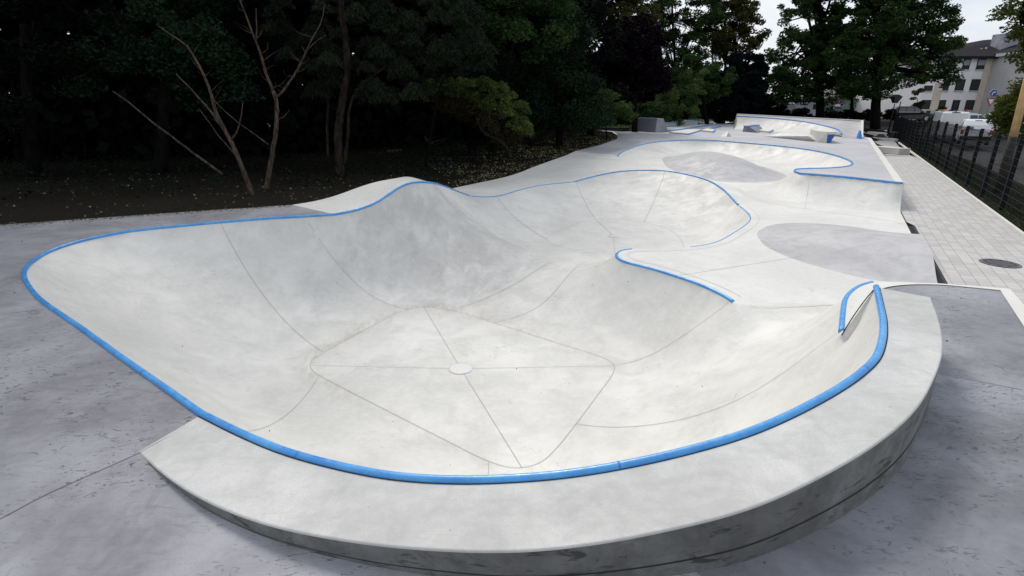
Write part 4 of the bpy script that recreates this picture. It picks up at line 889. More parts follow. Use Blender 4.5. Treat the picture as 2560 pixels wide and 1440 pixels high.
# white hatchback in front, seen from behind
Yh=38.5; hx=onY(2451,305,Yh)[0]; hr=empty('white_hatchback',(0,0,0),label='white rounded car seen from behind, right of the van, close behind the fence',cat='car')
h=1.72; P=[(-2.0,.3),(-2.08,.6),(-2.05,.95),(-1.90,1.35),(-1.62,h-.05),(-1.3,h),(.3,h-.02),(1.1,1.05),(1.95,.85),(2.05,.5),(2.0,.28)]; W=[.84,.9,.89,.83,.74,.70,.70,.82,.8,.84,.84]
mb=MB(); prof(mb,P,0,W); mb.build('body','white_paint',hr,bevel=.07)
mb=MB(); mb.add([(-2.062,-.70,1.0),(-2.062,.70,1.0),(-1.68,.60,h-.16),(-1.68,-.60,h-.16)],[(0,1,2,3)]); mb.build('rear_window','sky_glass',hr)
mb=MB(); mb.add([(-2.06,.22,1.08),(-2.06,.52,1.08),(-1.985,.52,1.26),(-1.985,.22,1.26)],[(0,1,2,3)]); mb.build('window_patch','plate_grey',hr)  # small grey quad on the rear window
MB().box(-1.66,-1.56,-.2,.2,h-.10,h-.05).build('brake_light','rubber',hr,bevel=.005)
MB().box(-2.13,-2.02,-.86,.86,.35,.62).build('bumper','rubber',hr,bevel=.03)
for s in (-1,1):
    y0,y1=sorted((s*.70,s*.88)); MB().box(-2.08,-1.95,y0,y1,.75,1.05).build('tail_light','red_light',hr,bevel=.02)
    mb=MB(); mb.add([(-1.55,s*.835,1.08),(.8,s*.835,1.08),(.3,s*.73,h-.14),(-1.4,s*.75,h-.14)],[(0,1,2,3)]); mb.build('side_window','glass',hr)
    for x in (-1.35,1.25): wheel(hr,x,s*.78,.32,s)
place(hr,(hx+1.0,Yh+1.6,.1),math.radians(56))
zr=onY(2440,305,56)[2]; car('parked_car','dark windowed silver car behind the white van, facing right','white_paint',(onY(2436,290,54)[0],54,.25),math.radians(-8),4.4,.88,1.62)
car('parked_car','silver car half hidden behind the right hand tree','white_paint',(onY(2510,290,60)[0],60,.25),math.radians(10),4.4,.88,1.5)
# grey car and van glimpsed between the trunks
zq=.6
def box_vehicle(name,label,X,Y,z,Lb,Wb,Hb,paint,rz):
    r=empty(name,(0,0,0),label=label,cat='van'); P=[(-Lb/2,.35),(-Lb/2,Hb-.1),(-Lb/2+.15,Hb),(Lb/2-1.2,Hb),(Lb/2-.5,1.2),(Lb/2,1.0),(Lb/2,.35)]
    mb=MB(); prof(mb,P,Wb); mb.build('body',paint,r,bevel=.06)
    for s in (-1,1):
        MB().add([(Lb/2-1.9,s*(Wb+.01),1.25),(Lb/2-.85,s*(Wb+.01),1.25),(Lb/2-1.25,s*(Wb+.01),Hb-.2),(Lb/2-1.9,s*(Wb+.01),Hb-.2)],[(0,1,2,3)]).build('side_window','glass',r)
        for x in (-Lb/2+.9,Lb/2-.9): wheel(r,x,s*(Wb-.08),.34,s)
    place(r,(X,Y,z),rz)
box_vehicle('grey_van','grey van glimpsed between the dark trunks behind the quarter pipe',onY(2015,262,82)[0],82,.6,4.8,.95,2.2,'grey_panel',.1)
box_vehicle('silver_van','silver van glimpsed between bare stems left of the thick trunk',onY(1975,262,86)[0],86,.6,4.8,.95,2.3,'grey_panel',.15)
# ------------------------------------------------------------------ buildings
print('buildings')
Yb=78.
def bx_(x,y,Y=Yb): return onY(x,y,Y)
gzb=.6
xl=bx_(2300,262)[0]; xr=bx_(2452,262)[0]; ze=bx_(2440,141)[2]
of=empty('office_building',((xl+xr)/2,Yb,gzb),label='white three storey building with dark hipped roof and dark square windows',cat='building')
mb=MB(); mb.box(xl-.3,xr,Yb,Yb+14,gzb-.5,ze); mb.build('wall','plaster',of,False,True)
mb=MB(); mb.box(xr+.003,xr+.5,Yb-13,Yb+14,gzb-.5,ze+.3); mb.box(xr+.5,xr+16,Yb-13,Yb+14,gzb-.5,ze+.3); mb.build('wing_wall','grey_plaster',of,False,True)
# quoins
MB().box(xr-.95,xr-.02,Yb-.06,Yb,gzb,ze-.02).build('stone_pilaster','beige_stone',of,False,True); mb=MB(); xq=bx_(2341,240)[0]; mb.box(xq-.55,xq+.55,Yb-.06,Yb,gzb,bx_(2341,205)[2]); mb.build('stone_pilaster','beige_stone',of,False,True)
mb=MB(); mb.box(xl-.5,xq+.6,Yb-1.5,Yb-.07,gzb-.5,bx_(2310,274)[2]); mb.build('plinth','beige_stone',of,False,True)
def win(xa,xb,ya,yb,yr,blind=False):
    X0=bx_(xa,yr)[0]; X1=bx_(xb,yr)[0]; z1=bx_(xa,ya)[2]; z0=bx_(xa,yb)[2]
    mb=MB(); t=.09; y0,y1=Yb-.05,Yb+.02
    mb.box(X0,X1,y0,y1,z0,z0+t); mb.box(X0,X1,y0,y1,z1-t,z1); mb.box(X0,X0+t,y0,y1,z0+t,z1-t); mb.box(X1-t,X1,y0,y1,z0+t,z1-t)
    f=mb.build('window','fence_paint',of,False,True)
    p=MB().box(X0+t,X1-t,Yb-.025,Yb-.012,z0+t,z1-t).build('pane','pane_dark',f,False,True)
    p.matrix_parent_inverse=Matrix.Translation((-(xl+xr)/2,-Yb,-gzb)); 
    p.matrix_parent_inverse=Matrix.Identity(4)
    if blind:
        b=MB().box(X0+t,X1-t,Yb-.035,Yb-.03,z0+(z1-z0)*.38,z1-t).build('blind','sky_glass',f,False,True); b.matrix_parent_inverse=Matrix.Identity(4)
    MB().box(X0-.08,X1+.08,Yb-.16,Yb-.001,z0-.1,z0-.003).build('sill','grey_plaster',of,False,True)
for xa,xb in ((2355,2373),(2389,2411),(2426,2449)): win(xa,xb,198,226,212)
for xa,xb in ((2345,2363),(2380,2398),(2413,2435)): win(xa,xb,250,275,262)
for xa,xb in ((2370,2388),(2407,2425),(2442,2464)): win(xa,xb,147,173,160,True)
for xa,xb in ((2302,2331),): win(xa,xb,250,273,262)
for xa,xb in ((2310,2331),): win(xa,xb,214,227,220)
# hipped roof
zrg=bx_(2460,100,Yb+7)[2]; xra=bx_(2458,100,Yb+7)[0]; e0=Yb-.7
xa=xl-1.0; xb=xr+16
mb=MB(); mb.add([(xa,e0,ze),(xr+.2,e0,ze),(xr+.2,Yb+15,ze),(xa,Yb+15,ze),(xra,Yb+7,zrg),(xr+8,Yb+7,zrg+.3)],[(0,1,5,4),(0,4,3),(3,4,5,2)])
mb.prism([(xa,e0,ze-.28),(xr+.2,e0,ze-.28),(xr+.2,Yb+15,ze-.28),(xa,Yb+15,ze-.28)],[(xa,e0,ze),(xr+.2,e0,ze),(xr+.2,Yb+15,ze),(xa,Yb+15,ze)])
mb.add([(xr-.3,Yb-13.6,ze+.25),(xr+17,Yb-13.6,ze+.25),(xr+17,Yb+15,ze+.25),(xr-.3,Yb+15,ze+.25),(xr+8,Yb-6,zrg+.3),(xr+8,Yb+7,zrg+.3)],[(0,1,4),(1,2,5,4),(0,4,5,3),(2,3,5)])
rf=mb.build('roof','roof_tile',of,False,True)
mb=MB(); mb.box(xr-.42,xr-.3,Yb-13.7,e0,ze-.1,ze+.28); mb.build('gutter','frame_white',of,False,True)
cxx=bx_(2517,108,Yb+2); mb=MB(); mb.box(cxx[0]-1.0,cxx[0]+1.1,Yb+1.5,Yb+3.5,ze+.6,cxx[2]+1.2); mb.build('dormer','grey_panel',of,False,True)
for x,y in ((2452,127),(2464,125)):
    p=bx_(x,y,Yb+2.2); MB().tube([(p[0],p[1],p[2]-.8),(p[0],p[1],p[2]+.35)],.12,8).build('roof_vent','frame_white',of,False,True)
Yk=96.; bh=empty('brick_house',(*bx_(2270,260,Yk)[:2],gzb),label='low white and red brick house with a dark carport left of the office building',cat='building')
def fb_(name,x0,x1,y0,y1,mat,d=6,o=0,par_=None):
    a=onY(x0,y1,Yk+o); b=onY(x1,y0,Yk+o); a2=onY(x0,y0,Yk+o); MB().box(a[0],b[0],Yk+o,Yk+o+d,a[2],a2[2]).build(name,mat,par_,False,True)
fb_('wall',2222,2264,222,245,'plaster',6,.5,bh); fb_('brick_gable',2264.5,2292,213,245,'brick_red',6,0,bh); fb_('carport',2238,2300,245.3,282,'wall_concrete',6,.2,bh); None
pv=empty('glass_pavilion',(*onY(2120,262,92)[:2],.6),label='low green glazed pavilion glimpsed beneath the tree crowns',cat='building')
Yk=92.; fb_('glazed_wall',2040,2186,250,279,'green_glass',5,0,pv); fb_('flat_roof',2036,2190,246,249.7,'wall_concrete',6,-.4,pv)
sg=empty('notice_board',(*onY(2094,262,90)[:2],.6),label='red topped white notice board in front of the glazed pavilion',cat='sign board'); Yk=90.
fb_('red_panel',2087,2102,255.5,260.5,'sign_red',.08,0,sg); fb_('white_panel',2087,2101,260.8,266,'sign_white',.08,0,sg); fb_('blue_panel',2088,2099,266.3,272,'sign_blue',.08,0,sg); fb_('post',2093.5,2095,272.2,285,'sign_grey',.08,0,sg)
ch=empty('cream_house',(*onY(2080,230,120)[:2],.6),label='cream house wall showing through a gap in the tree crowns',cat='building'); Yk=120.
fb_('wall',2050,2150,205,262,'beige_stone',8,0,ch); fb_('roof',2045,2155,196,204.6,'roof_tile',9,-.5,ch)
ww=empty('boundary_wall',(*onY(2190,312,56)[:2],.0),label='low dark concrete wall behind the end of the paved path',cat='wall'); Yk=60.
fb_('wall_face',2150,2232,303,322,'wall_concrete',.3,0,ww)
# street lamp, signs
Yl=47.; lp=onY(2237,258,Yl); ft=(lp[0],Yl,.2); sl=empty('street_lamp',ft,label='black lantern street lamp in front of the brick house',cat='street lamp')
MB().tube([ft,(lp[0],Yl,lp[2]-.05)],[.06,.04],10).build('lamp_post','fence_paint',sl,True,True)
q4=lambda r,z:[(lp[0]+sx*r,Yl+sy*r,z) for sx,sy in ((-1,-1),(1,-1),(1,1),(-1,1))]
MB().prism(q4(.13,lp[2]),q4(.32,lp[2]+.5)).build('lantern','glass',sl,False,True); MB().prism(q4(.36,lp[2]+.5),q4(.10,lp[2]+.68)).build('lamp_cap','fence_paint',sl,False,True)
Yl=58.; t_=onY(2252,254,Yl); b_=onY(2246,300,Yl); mb=MB().tube([(t_[0],Yl,.4),(t_[0],Yl,t_[2])],.05,8); o=mb.build('sign_pole','fence_paint',smooth=True); tag(o,'thin bare dark pole in front of the black SUV','pole')
Yg=50.; c=Vector(onY(2483,233,Yg)); sp_=empty('road_sign',(c.x,Yg,.2),label='blue round arrow sign above a red rimmed triangle sign beside the office building',cat='road sign')
MB().tube([(c.x,Yg+.05,.2),(c.x,Yg+.05,c.z+.35)],.035,8).build('sign_post','sign_grey',sp_,True,True)
def disc(c,r,y,n=28): return [(c.x+r*math.cos(2*math.pi*k/n),y,c.z+r*math.sin(2*math.pi*k/n)) for k in range(n)]
MB().prism(disc(c,.32,Yg-.03),disc(c,.32,Yg)).build('round_plate','sign_white',sp_,False,True)
MB().prism(disc(c,.30,Yg-.04),disc(c,.30,Yg-.031)).build('blue_disc','sign_blue',sp_,False,True)
A_=[c+Vector((x,-.045,z)) for x,z in ((-.10,-.18),(-.10,-.02),(-.05,.07),(.04,.09))]
mb=MB()
for p,q in zip(A_[:-1],A_[1:]):
    d_=(q-p).normalized(); m=Vector((-d_.z,0,d_.x))*.035; mb.prism([p-m,q-m,q+m,p+m],[v+Vector((0,-.006,0)) for v in (p-m,q-m,q+m,p+m)])
t3=[c+Vector((x,-.045,z)) for x,z in ((.02,.0),(.20,.09),(.02,.18))]; mb.prism(t3,[v+Vector((0,-.006,0)) for v in t3]); mb.build('arrow','sign_white',sp_,False,True)
tc_=Vector((c.x-.02,0,c.z-.66)); tri=lambda r,y:[(tc_.x+r*math.cos(a),y,tc_.z+r*math.sin(a)) for a in (math.radians(-90),math.radians(30),math.radians(150))]
MB().prism(tri(.46,Yg-.03),tri(.46,Yg)).build('triangle_rim','sign_red',sp_,False,True); MB().prism(tri(.30,Yg-.04),tri(.30,Yg-.031)).build('triangle_face','sign_white',sp_,False,True)
# ------------------------------------------------------------------ vegetation
print('trees')
def unit(n):
    d=RNG.normal(0,1,(n,3)); return d/np.linalg.norm(d,axis=1)[:,None]
def crown(root,blobs,Y,mat,nclump,nleaf,leaf,rc,flat=.6,shell=.55,droop=0.,name='crown',aspect=.55,core=None):
    """blobs: (px,py,rx,ry[,dY,depth m]) in photo pixels at depth Y -> world ellipsoids"""
    tot=sum(b[2]*b[3] for b in blobs); C=[];S=[]
    for b in blobs:
        dy=b[4] if len(b)>4 else 0; c=np.array(onY(b[0],b[1],Y+dy)); m=pxm(Y+dy,c[2]); rx,rz=b[2]*m,b[3]*m; ry=b[5] if len(b)>5 else min(rx,rz)*.9
        k=max(3,int(nclump*b[2]*b[3]/tot)); u=unit(k); r=RNG.uniform(shell,1.0,k)**.6
        C.append(c+u*r[:,None]*np.array([rx,ry,rz])); 
    C=np.concatenate(C); k=len(C); cs=RNG.uniform(.6,1.3,k)*rc; ct=RNG.random(k)
    per=RNG.multinomial(nleaf,cs**2/(cs**2).sum()); idx=np.repeat(np.arange(k),per); n=len(idx)
    u=unit(n)*(RNG.random(n)**.45)[:,None]; P=C[idx]+u*cs[idx][:,None]*np.array([1,1,flat])
    if droop: P[:,2]-=droop*((u[:,0]**2+u[:,1]**2))*cs[idx]
    d=RNG.normal(0,1,(n,3)); d[:,2]=d[:,2]*.5-(droop*1.2)
    d/=np.linalg.norm(d,axis=1)[:,None]
    s=leaf*RNG.uniform(.6,1.35,n); tint=np.clip(ct[idx]*.65+.35*RNG.random(n)**1.3,0,1)
    quads(P,s,s*aspect,d,tint,name,mat,root,world=True)
    return C
def limbs(root,paths,Y,barkm,name='trunk',gz_=None):
    mb=MB()
    for path,r0,r1 in paths:
        pts=[]; 
        for p in path:
            dy=p[2] if len(p)>2 else 0; pts.append(onY(p[0],p[1],Y+dy))
        if gz_ is not None and path is paths[0][0]: pts[0]=(pts[0][0],pts[0][1],gz_-.1)
        A=catmull(pts,.25) if len(pts)>2 else np.array(pts); rr=np.linspace(r0,r1,len(A)); A[1:-1]+=RNG.normal(0,.008,A[1:-1].shape); mb.tube(A,list(rr),8)
    return mb.build(name,barkm,root,True,True)
def twigs(root,C,start,n,barkm,r=.06,name='branch'):
    mb=MB(); sel=RNG.choice(len(C),min(n,len(C)),replace=False)
    for i in sel:
        a=np.array(start[RNG.integers(len(start))]); b=C[i]; m=(a+b)/2+RNG.normal(0,.25,3)+np.array([0,0,.1*np.linalg.norm(b-a)]); A=catmull([a,m,b],.5); mb.tube(A,list(np.linspace(r,r*.2,len(A))),5)
    return mb.build(name,barkm,root,True,True)
def tree(label,Y,base,mat,blobs,nclump,nleaf,leaf,rc,trunk=None,tr=(.25,.12),barkm='bark_dark',name='tree',cat='tree',group=None,ntw=0,fork=None,zb=None,**k):
    b=onY(base[0],base[1],Y); 
    g=zground(np.array([[b[0],Y]]))[0] if zb is None else zb
    r=empty(name,(b[0],Y,g),label=label,cat=cat,group=group)
    C=crown(r,blobs,Y,mat,nclump,nleaf,leaf,rc,**k)
    if trunk is None: trunk=[((base,(base[0]+(blobs[0][0]-base[0])*.5,(base[1]+blobs[0][1])/2),(blobs[0][0],blobs[0][1])),*tr)]
    limbs(r,trunk,Y,barkm,gz_=g)
    if ntw:
        f=[onY(*p[:2],Y) for p in (fork or [(blobs[0][0],blobs[0][1]+blobs[0][3]*.6)])]; twigs(r,C,f,ntw,barkm,tr[1]*.5)
    return r
# bare leaning trees in front of the wood
t1=empty('bare_tree',onY(640,508,14.5),label='leaning thin bare tree with reddish bark, left of the forked one',cat='tree')
limbs(t1,[([(642,516),(622,462),(600,405),(576,352),(555,310),(540,282),(525,225),(510,190),(490,150),(465,112),(430,88),(396,66)],.072,.012),([(576,352),(590,330),(600,308),(607,256)],.028,.008),([(560,325),(520,270),(470,215),(440,185)],.032,.012),([(595,395),(540,330),(500,275)],.018,.008)],14.5,'bark_red')
t2=empty('bare_tree',onY(668,485,15.6),label='taller forked bare tree with pale reddish bark behind the soil bed edge',cat='tree')
limbs(t2,[([(664,492),(672,440),(681,385),(689,335),(692,290),(690,250),(683,228)],.080,.05),([(683,228),(668,190),(655,150),(640,100),(628,75),(610,25),(590,-30)],.046,.012),([(690,245),(712,222),(730,196),(752,155),(765,130),(785,90),(800,60),(812,10)],.036,.008),([(765,130),(790,105),(815,88)],.018,.006),([(693,300),(710,292),(724,275)],.016,.006),([(640,100),(642,60),(640,20)],.02,.008)],15.6,'bark_red')
t3=empty('fallen_pole',onY(552,432,16.5),label='long dead grey stem leaning diagonally in the dark wood',cat='dead stem')
limbs(t3,[([(556,436),(500,395),(440,350),(380,305),(330,262),(282,228)],.04,.018)],16.5,'bark_pale','stem')
t3=empty('dead_sapling',onY(672,362,17.5),label='short dead stem leaning behind the two bare trees',cat='dead sapling')
limbs(t3,[([(672,362),(640,338),(600,310),(560,275),(530,245)],.022,.010)],17.5,'bark_pale','stem')
GW='trees of the dark wood left of the bowls'
BL='bark_brown'
tree('huge black green yew at the far left edge of the wood',19,(80,430),'leaf_black',[(60,60,230,120),(20,250,190,160),(-160,150,160,220),(60,-220,260,180,2),(-60,-420,420,150,-5,3.5)],90,26000,.085,.75,group=GW)  # last blob added overhead, out of view, to shade the soil bed
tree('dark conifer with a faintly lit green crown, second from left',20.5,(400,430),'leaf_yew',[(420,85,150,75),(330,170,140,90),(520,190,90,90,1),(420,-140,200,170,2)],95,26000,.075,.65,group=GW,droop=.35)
tree('nearly black conifer behind the leaning bare trees',24,(580,420),'leaf_black',[(600,120,130,130),(680,260,110,120),(560,300,90,110),(600,-150,200,160),(560,-420,380,140,-7,3.5)],70,18000,.10,.8,group=GW)  # last blob is unseen canopy, added to darken the bed below
cd_=tree('feathery drooping grey green cedar with several trunks in the middle of the wood',22,(850,410),'leaf_cedar',[(900,90,150,90),(760,60,110,100),(1040,100,110,75),(980,190,120,50),(850,230,100,40),(1130,60,90,60),(920,-140,260,160,1)],170,70000,.085,.5,trunk=[([(848,415),(846,330),(856,250),(868,180),(862,90),(850,0),(840,-120)],.19,.10),([(862,410),(870,330),(872,280),(885,240),(915,205),(960,170)],.08,.03),([(820,400),(818,300),(822,200),(810,80)],.06,.03)],barkm=BL,group=GW,droop=.8,flat=.3,aspect=.22)
tree('dark green tree with a brighter top right of the cedar',31,(1230,350),'leaf_green',[(1290,60,130,95),(1200,20,100,80),(1250,-120,200,110)],110,28000,.09,.75,group=GW,droop=.2)
tree('dense dark evergreen with drooping branches behind the juniper',30,(1180,370),'leaf_black',[(1180,-300,330,150,-4,3.5),(1180,200,130,80),(1100,270,110,70),(1220,290,100,60)],80,20000,.09,.7,group=GW)  # first blob is an out-of-view overhead crown added for its shade
tree('rusty fringed cedar bough tree hanging over the juniper',25,(1060,370),'leaf_cedar',[(1120,155,105,16),(1160,120,80,35),(1060,190,60,16)],60,9000,.05,.32,group=GW,droop=1.0,flat=.3,tr=(.08,.03))
tree('tall blue green yew right of the juniper',34,(1400,340),'leaf_yew',[(1390,190,95,130),(1330,240,80,110,1),(1450,270,65,70,-1),(1390,30,90,110)],130,34000,.085,.7,group=GW,flat=.8)
tree('dark tree filling the gap behind the tall yew',40,(1480,330),'leaf_black',[(1440,120,110,120),(1500,240,70,70),(1420,-40,140,90)],70,14000,.13,.9,group=GW)
# fine twigs on the bare trees
def twigset(root,paths,Y,n,name='twig'):
    mb=MB()
    for pth in paths:
        pth=np.array(pth,float)
        for _ in range(n):
            t=RNG.random()*(len(pth)-1); i=int(t); f=t-i; b=pth[i]*(1-f)+pth[i+1]*f; sgn=RNG.choice([-1,1]); L_=RNG.uniform(18,60); ang=RNG.uniform(.5,1.2)
            e=b+np.array([sgn*math.sin(ang),-math.cos(ang)])*L_; m=(b+e)/2+RNG.normal(0,4,2); A=catmull([onY(*b,Y),onY(*m,Y+RNG.normal(0,.15)),onY(*e,Y+RNG.normal(0,.3))],.08); mb.tube(A,list(np.linspace(.008,.002,len(A))),4)
    mb.build(name,'bark_pale',root,True,True)['kind']='stuff'
twigset(t1,[[(576,352),(540,282),(525,225),(490,150),(430,88)]],14.5,9)
twigset(t2,[[(683,228),(655,150),(628,75),(590,-30)],[(690,245),(730,196),(765,130),(812,10)]],15.6,11)
# juniper
jr=empty('cloud_juniper',onY(1272,396,27.),label='wind swept juniper with lit yellow green top on a bent bare trunk',cat='tree')
crown(jr,[(1125,212,48,18,.3),(1180,218,62,24),(1235,242,58,30),(1283,278,44,34),(1305,305,24,28),(1090,218,30,14,.4)],27.,'leaf_juniper',130,26000,.05,.30,flat=.6,droop=.5)
crown(jr,[(1150,242,80,26,.5),(1200,268,80,34,.4),(1255,305,60,38,.3),(1110,236,46,24,.7),(1290,318,36,26,.3)],27.,'leaf_rust',110,24000,.055,.36,flat=.7,droop=.8,name='lower_foliage')
limbs(jr,[([(1274,398),(1272,380),(1262,362),(1245,348),(1222,340),(1205,325),(1190,290)],.13,.07),([(1222,340),(1250,310),(1270,290)],.05,.03)],27.,'bark_brown')
# middle shrubs and trees
tree('leafy mid green shrub right of the tall yew, above the soil bed',37,(1520,310),'leaf_bush',[(1500,265,45,40),(1545,285,40,28),(1470,300,40,22)],70,9000,.07,.45,name='shrub',cat='shrub',tr=(.05,.03))
tree('mid green shrub at the edge of the grass, behind the slanted block',47,(1590,300),'leaf_green',[(1585,285,50,26),(1640,285,40,24)],50,7000,.09,.5,name='shrub',cat='shrub',tr=(.05,.03))
tree('purple black copper beech with a dense round crown',44,(1590,290),'leaf_purple',[(1585,150,78,85),(1550,110,45,50),(1625,190,45,55),(1600,70,50,30),(1585,150,60,70)],170,42000,.12,.6,flat=.8)
tree('pale green shrub with light tips in front of the navy yew',52,(1700,300),'leaf_bush',[(1705,245,55,40),(1660,265,45,32),(1735,190,32,20),(1690,285,60,20)],80,12000,.08,.5,name='shrub',cat='shrub',tr=(.06,.03),droop=.3)
tree('round green tree above the pale shrub',58,(1770,300),'leaf_green',[(1745,210,55,50),(1790,200,45,45),(1720,165,40,28)],80,14000,.11,.6)
tree('blue black conical yew in the middle of the back row',60,(1850,300),'leaf_navy',[(1845,235,62,60),(1865,170,42,42),(1800,265,50,34),(1895,265,36,34),(1850,215,60,45,2)],130,34000,.17,.6,flat=.9)
tree('olive green tree behind the copper beech with gaps showing sky',62,(1590,290),'leaf_olive',[(1560,50,70,45),(1600,20,60,50),(1500,40,50,40),(1540,0,60,50)],100,15000,.12,.7,ntw=30,tr=(.2,.12))
tree('tall open crowned tree with white sky between its leaves, left of the olive one',70,(1690,280),'leaf_green',[(1680,40,85,80),(1640,110,60,50),(1720,110,60,45),(1600,0,90,60),(1680,-70,110,60),(1760,40,60,60),(1730,170,50,40)],260,34000,.14,.72,trunk=[([(1692,290),(1690,200),(1685,120),(1680,20)],.22,.10),([(1690,190),(1660,120),(1640,60)],.10,.04),([(1688,180),(1715,120),(1730,60)],.10,.04)],ntw=60,fork=[(1690,190),(1685,120),(1680,60)],shell=.2)
tree('tall open olive brown crowned tree left of the bright sky gap',72,(1800,280),'leaf_olive',[(1810,50,75,65),(1870,90,50,45),(1780,110,50,40),(1850,30,50,40),(1800,-50,90,50),(1830,125,60,30)],240,30000,.14,.70,trunk=[([(1812,300),(1812,200),(1815,130),(1812,40)],.22,.09),([(1812,190),(1840,130),(1870,80)],.10,.04),([(1780,290),(1782,190),(1780,110)],.12,.06)],ntw=60,fork=[(1812,160),(1815,110),(1840,130)],shell=.2)
tree('big plane tree with thick trunk rising behind the long quarter pipe',60,(2050,300),'leaf_green',[(2030,50,85,85),(2075,110,70,60),(1985,120,60,50),(1965,205,60,55),(2030,190,70,45),(2050,-60,120,60),(1960,235,45,30),(2010,240,45,28),(2090,225,50,28),(1950,170,45,50),(2110,150,50,60),(2110,60,50,60)],340,54000,.13,.75,trunk=[([(2052,300),(2050,250),(2048,200),(2052,130),(2060,30)],.46,.2),([(2048,210),(2020,150),(1995,100)],.22,.08),([(2050,200),(2080,150),(2100,90)],.22,.08)],tr=(.6,.3),ntw=60,fork=[(2050,180),(2052,120),(2058,60)],shell=.3,zb=.5)
tree('biggest plane tree with a wide crown reaching over the office building',56,(2192,305),'leaf_green',[(2190,60,95,100),(2270,60,95,80),(2330,150,65,55),(2150,170,70,55),(2240,170,80,50),(2370,185,30,30),(2220,-60,170,70),(2160,225,60,26),(2215,205,40,24),(2320,180,45,22),(2130,110,50,70),(2350,110,45,60),(2340,60,45,50)],430,72000,.12,.75,trunk=[([(2190,310),(2190,250),(2195,190),(2205,120),(2210,20)],.48,.22),([(2195,200),(2250,140),(2300,100)],.25,.08),([(2192,210),(2160,150),(2145,90)],.22,.08)],tr=(.6,.3),ntw=80,fork=[(2195,180),(2205,110),(2250,140)],shell=.3,zb=.45)
tree('small light green leafed tree between the two plane trunks',66,(2130,300),'leaf_mid',[(2130,215,45,20),(2150,235,35,14)],50,5000,.12,.5)
tree('dark shrub between the cream wall and the plane trunk',64,(1940,300),'leaf_black',[(1935,275,40,22),(1985,288,45,14),(2110,290,60,12),(2200,288,50,14),(2160,290,40,14)],90,14000,.12,.5,name='hedge',cat='hedge',tr=(.05,.03))
tree('yellow green leaning tree at the right edge behind the fence',27,(2600,330),'leaf_yellow',[(2600,200,80,110),(2570,300,60,50),(2640,60,80,90),(2545,250,40,50),(2620,-90,120,90)],120,24000,.075,.6,ntw=40,tr=(.16,.08),zb=.05)
tree('overhanging leafy branch tree at the top right corner',22,(2760,330),'leaf_yellow',[(2550,25,50,22),(2600,60,60,35),(2540,75,28,10),(2660,0,90,60),(2740,100,90,110)],75,9000,.06,.38,ntw=40,tr=(.14,.08),zb=.05,droop=.5,trunk=[([(2830,420),(2810,250),(2760,120),(2660,40)],.16,.06)])
tree('dark shrub behind the road sign',46,(2540,310),'leaf_green',[(2520,300,40,35),(2560,270,50,60)],50,8000,.09,.5,name='shrub',cat='shrub',tr=(.05,.03))
tree('small planted shrub below the office windows',74,(2365,292),'leaf_mid',[(2352,275,14,8),(2375,284,18,7),(2320,285,8,6)],16,1200,.12,.3,name='shrub',cat='shrub',tr=(.04,.02))
tree('pale brown bush left of the office building',72,(2293,285),'leaf_rust',[(2293,245,10,28),(2296,270,12,20)],24,2000,.12,.4,name='shrub',cat='shrub',tr=(.05,.03))
# woodland mass far behind the front row of trees
ln=resample(np.array([(-60,14,0),(-34,22,0),(-16,30,0),(-4,40,0),(4,54,0),(14,72,0),(30,92,0)]),.5)
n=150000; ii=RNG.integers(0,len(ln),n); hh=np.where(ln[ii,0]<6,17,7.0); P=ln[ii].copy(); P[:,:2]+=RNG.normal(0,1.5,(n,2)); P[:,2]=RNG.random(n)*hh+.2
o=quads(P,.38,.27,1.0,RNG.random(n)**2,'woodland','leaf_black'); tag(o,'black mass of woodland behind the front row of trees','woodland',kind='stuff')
ln=resample(np.array([(12,78,0),(50,92,0),(64,98,0),(90,112,0)]),.5); n=15000; ii=RNG.integers(0,len(ln),n); P=ln[ii].copy(); P[:,:2]+=RNG.normal(0,1.2,(n,2)); P[:,2]=RNG.random(n)*2.7+.4
o=quads(P,.22,.15,1.0,RNG.random(n)**2,'undergrowth','leaf_black'); tag(o,'dark undergrowth under the plane trees','undergrowth',kind='stuff')
# floor plants of the wood and bits of dead wood
P_=scatter(40000,(-24,8),(13,40),bed); d_=hard(P_,gs); P_=P_[(d_>2.2)]; P_=P_[RNG.random(len(P_))<sstep((hard(P_,gs)-2)/4)*.9*(.25+.75*sstep((P_[:,0]+8)/5))]
P3=np.c_[P_,zground(P_)+RNG.random(len(P_))**2*.35]; o=quads(P3,.06,.04,.6,RNG.random(len(P3))**2*(.2+.8*sstep((P3[:,0]+7)/5)),'undergrowth','leaf_yew'); tag(o,'low dark ivy and undergrowth on the wood floor','undergrowth',kind='stuff')
def groundtube(name,pl,z,r0,r1,mat,label,cat):
    A=[Vector(G(a,b,z)) for a,b in pl]; o=MB().tube(A,list(np.linspace(r0,r1,len(A))),8).build(name,mat,smooth=True); return tag(o,label,cat)
groundtube('log',[(968,379),(1003,376)],.32,.09,.08,'bark_pale','short pale cut log lying on the dark wood floor','log')
db=empty('dead_branch',onY(1090,362,33),label='broken dead branch with bare twigs on the ground left of the juniper',cat='dead branch')
limbs(db,[([(1062,340),(1070,355),(1095,352),(1118,346)],.04,.015),([(1070,355),(1090,362),(1112,350)],.03,.01),([(1066,348),(1078,344),(1092,346)],.02,.008)],33,'bark_pale','stem')
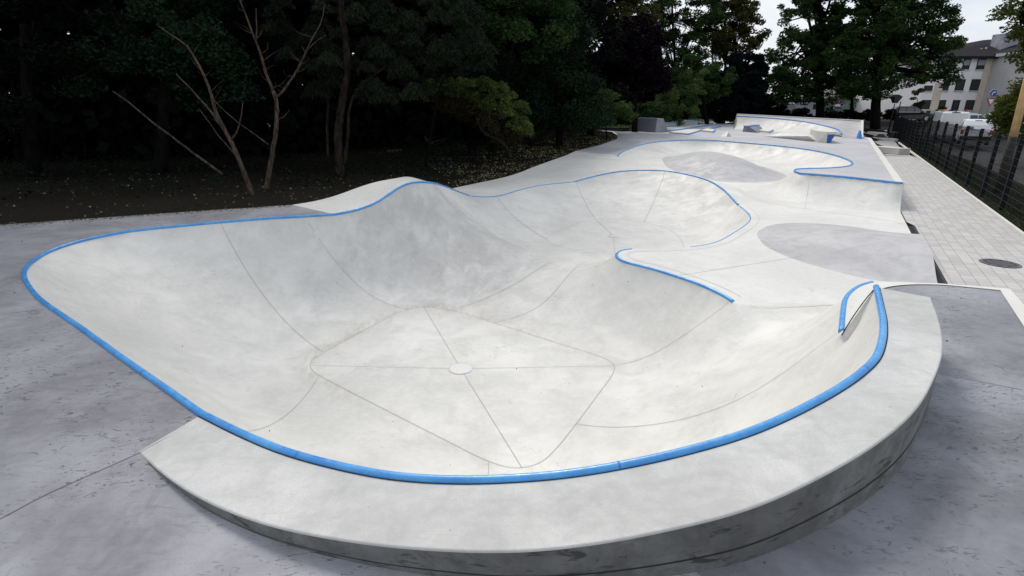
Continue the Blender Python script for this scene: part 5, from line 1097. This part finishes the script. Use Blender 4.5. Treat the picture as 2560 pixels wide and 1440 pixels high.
# ------------------------------------------------------------------ light, sky, camera
SUN_AZ,SUN_EL=math.radians(-6),math.radians(46)      # azimuth from +Y towards +X
w=bpy.data.worlds.new('World'); scene.world=w; w.use_nodes=True; nt=w.node_tree; L=nt.links
bg=nt.nodes['Background']
sky=N(nt,'ShaderNodeTexSky'); sky.sky_type='NISHITA'; sky.sun_disc=False; sky.sun_elevation=SUN_EL; sky.sun_rotation=SUN_AZ; sky.altitude=50; sky.air_density=1.; sky.dust_density=2
tc=N(nt,'ShaderNodeTexCoord'); mp=N(nt,'ShaderNodeMapping'); mp.inputs['Scale'].default_value=(1,1,2.5); L.new(tc.outputs['Generated'],mp.inputs[0])
cn=noise(nt,mp.outputs[0],2.2,6,.6,.5)
sx=N(nt,'ShaderNodeSeparateXYZ'); L.new(tc.outputs['Generated'],sx.inputs[0])
gr=N(nt,'ShaderNodeMapRange'); gr.inputs[1].default_value=0; gr.inputs[2].default_value=1; gr.inputs[3].default_value=8.8; gr.inputs[4].default_value=9.4; L.new(sx.outputs[2],gr.inputs[0])
cl=mixc(nt,ramp(nt,cn,.38,.66),(.70,.77,.88),(.98,.99,1.0))
cv=N(nt,'ShaderNodeVectorMath',operation='SCALE'); L.new(cl,cv.inputs[0]); L.new(gr.outputs[0],cv.inputs['Scale'])
mx=mixc(nt,.86,sky.outputs[0],cv.outputs[0]); L.new(mx,bg.inputs[0]); bg.inputs[1].default_value=.10
sd=bpy.data.lights.new('sun','SUN'); sd.energy=2.0; sd.angle=math.radians(20); sd.color=(1,.955,.89); so=bpy.data.objects.new('sun',sd); COL.objects.link(so)
dv=Vector((math.sin(SUN_AZ)*math.cos(SUN_EL),math.cos(SUN_AZ)*math.cos(SUN_EL),math.sin(SUN_EL))); so.rotation_euler=dv.to_track_quat('Z','Y').to_euler()
cd=bpy.data.cameras.new('camera'); cd.sensor_width=36; cd.lens=F*36/2560; cd.clip_end=2000; cd.clip_start=.05
co=bpy.data.objects.new('camera',cd); COL.objects.link(co); co.location=(0,0,H); co.rotation_euler=(math.pi/2-TH,0,0); scene.camera=co
scene.view_settings.view_transform='Standard'; scene.view_settings.look='None'; scene.view_settings.exposure=EXPO; scene.view_settings.gamma=1
scene.cycles.max_bounces=6; scene.cycles.diffuse_bounces=3; scene.cycles.transmission_bounces=2; scene.cycles.transparent_max_bounces=8
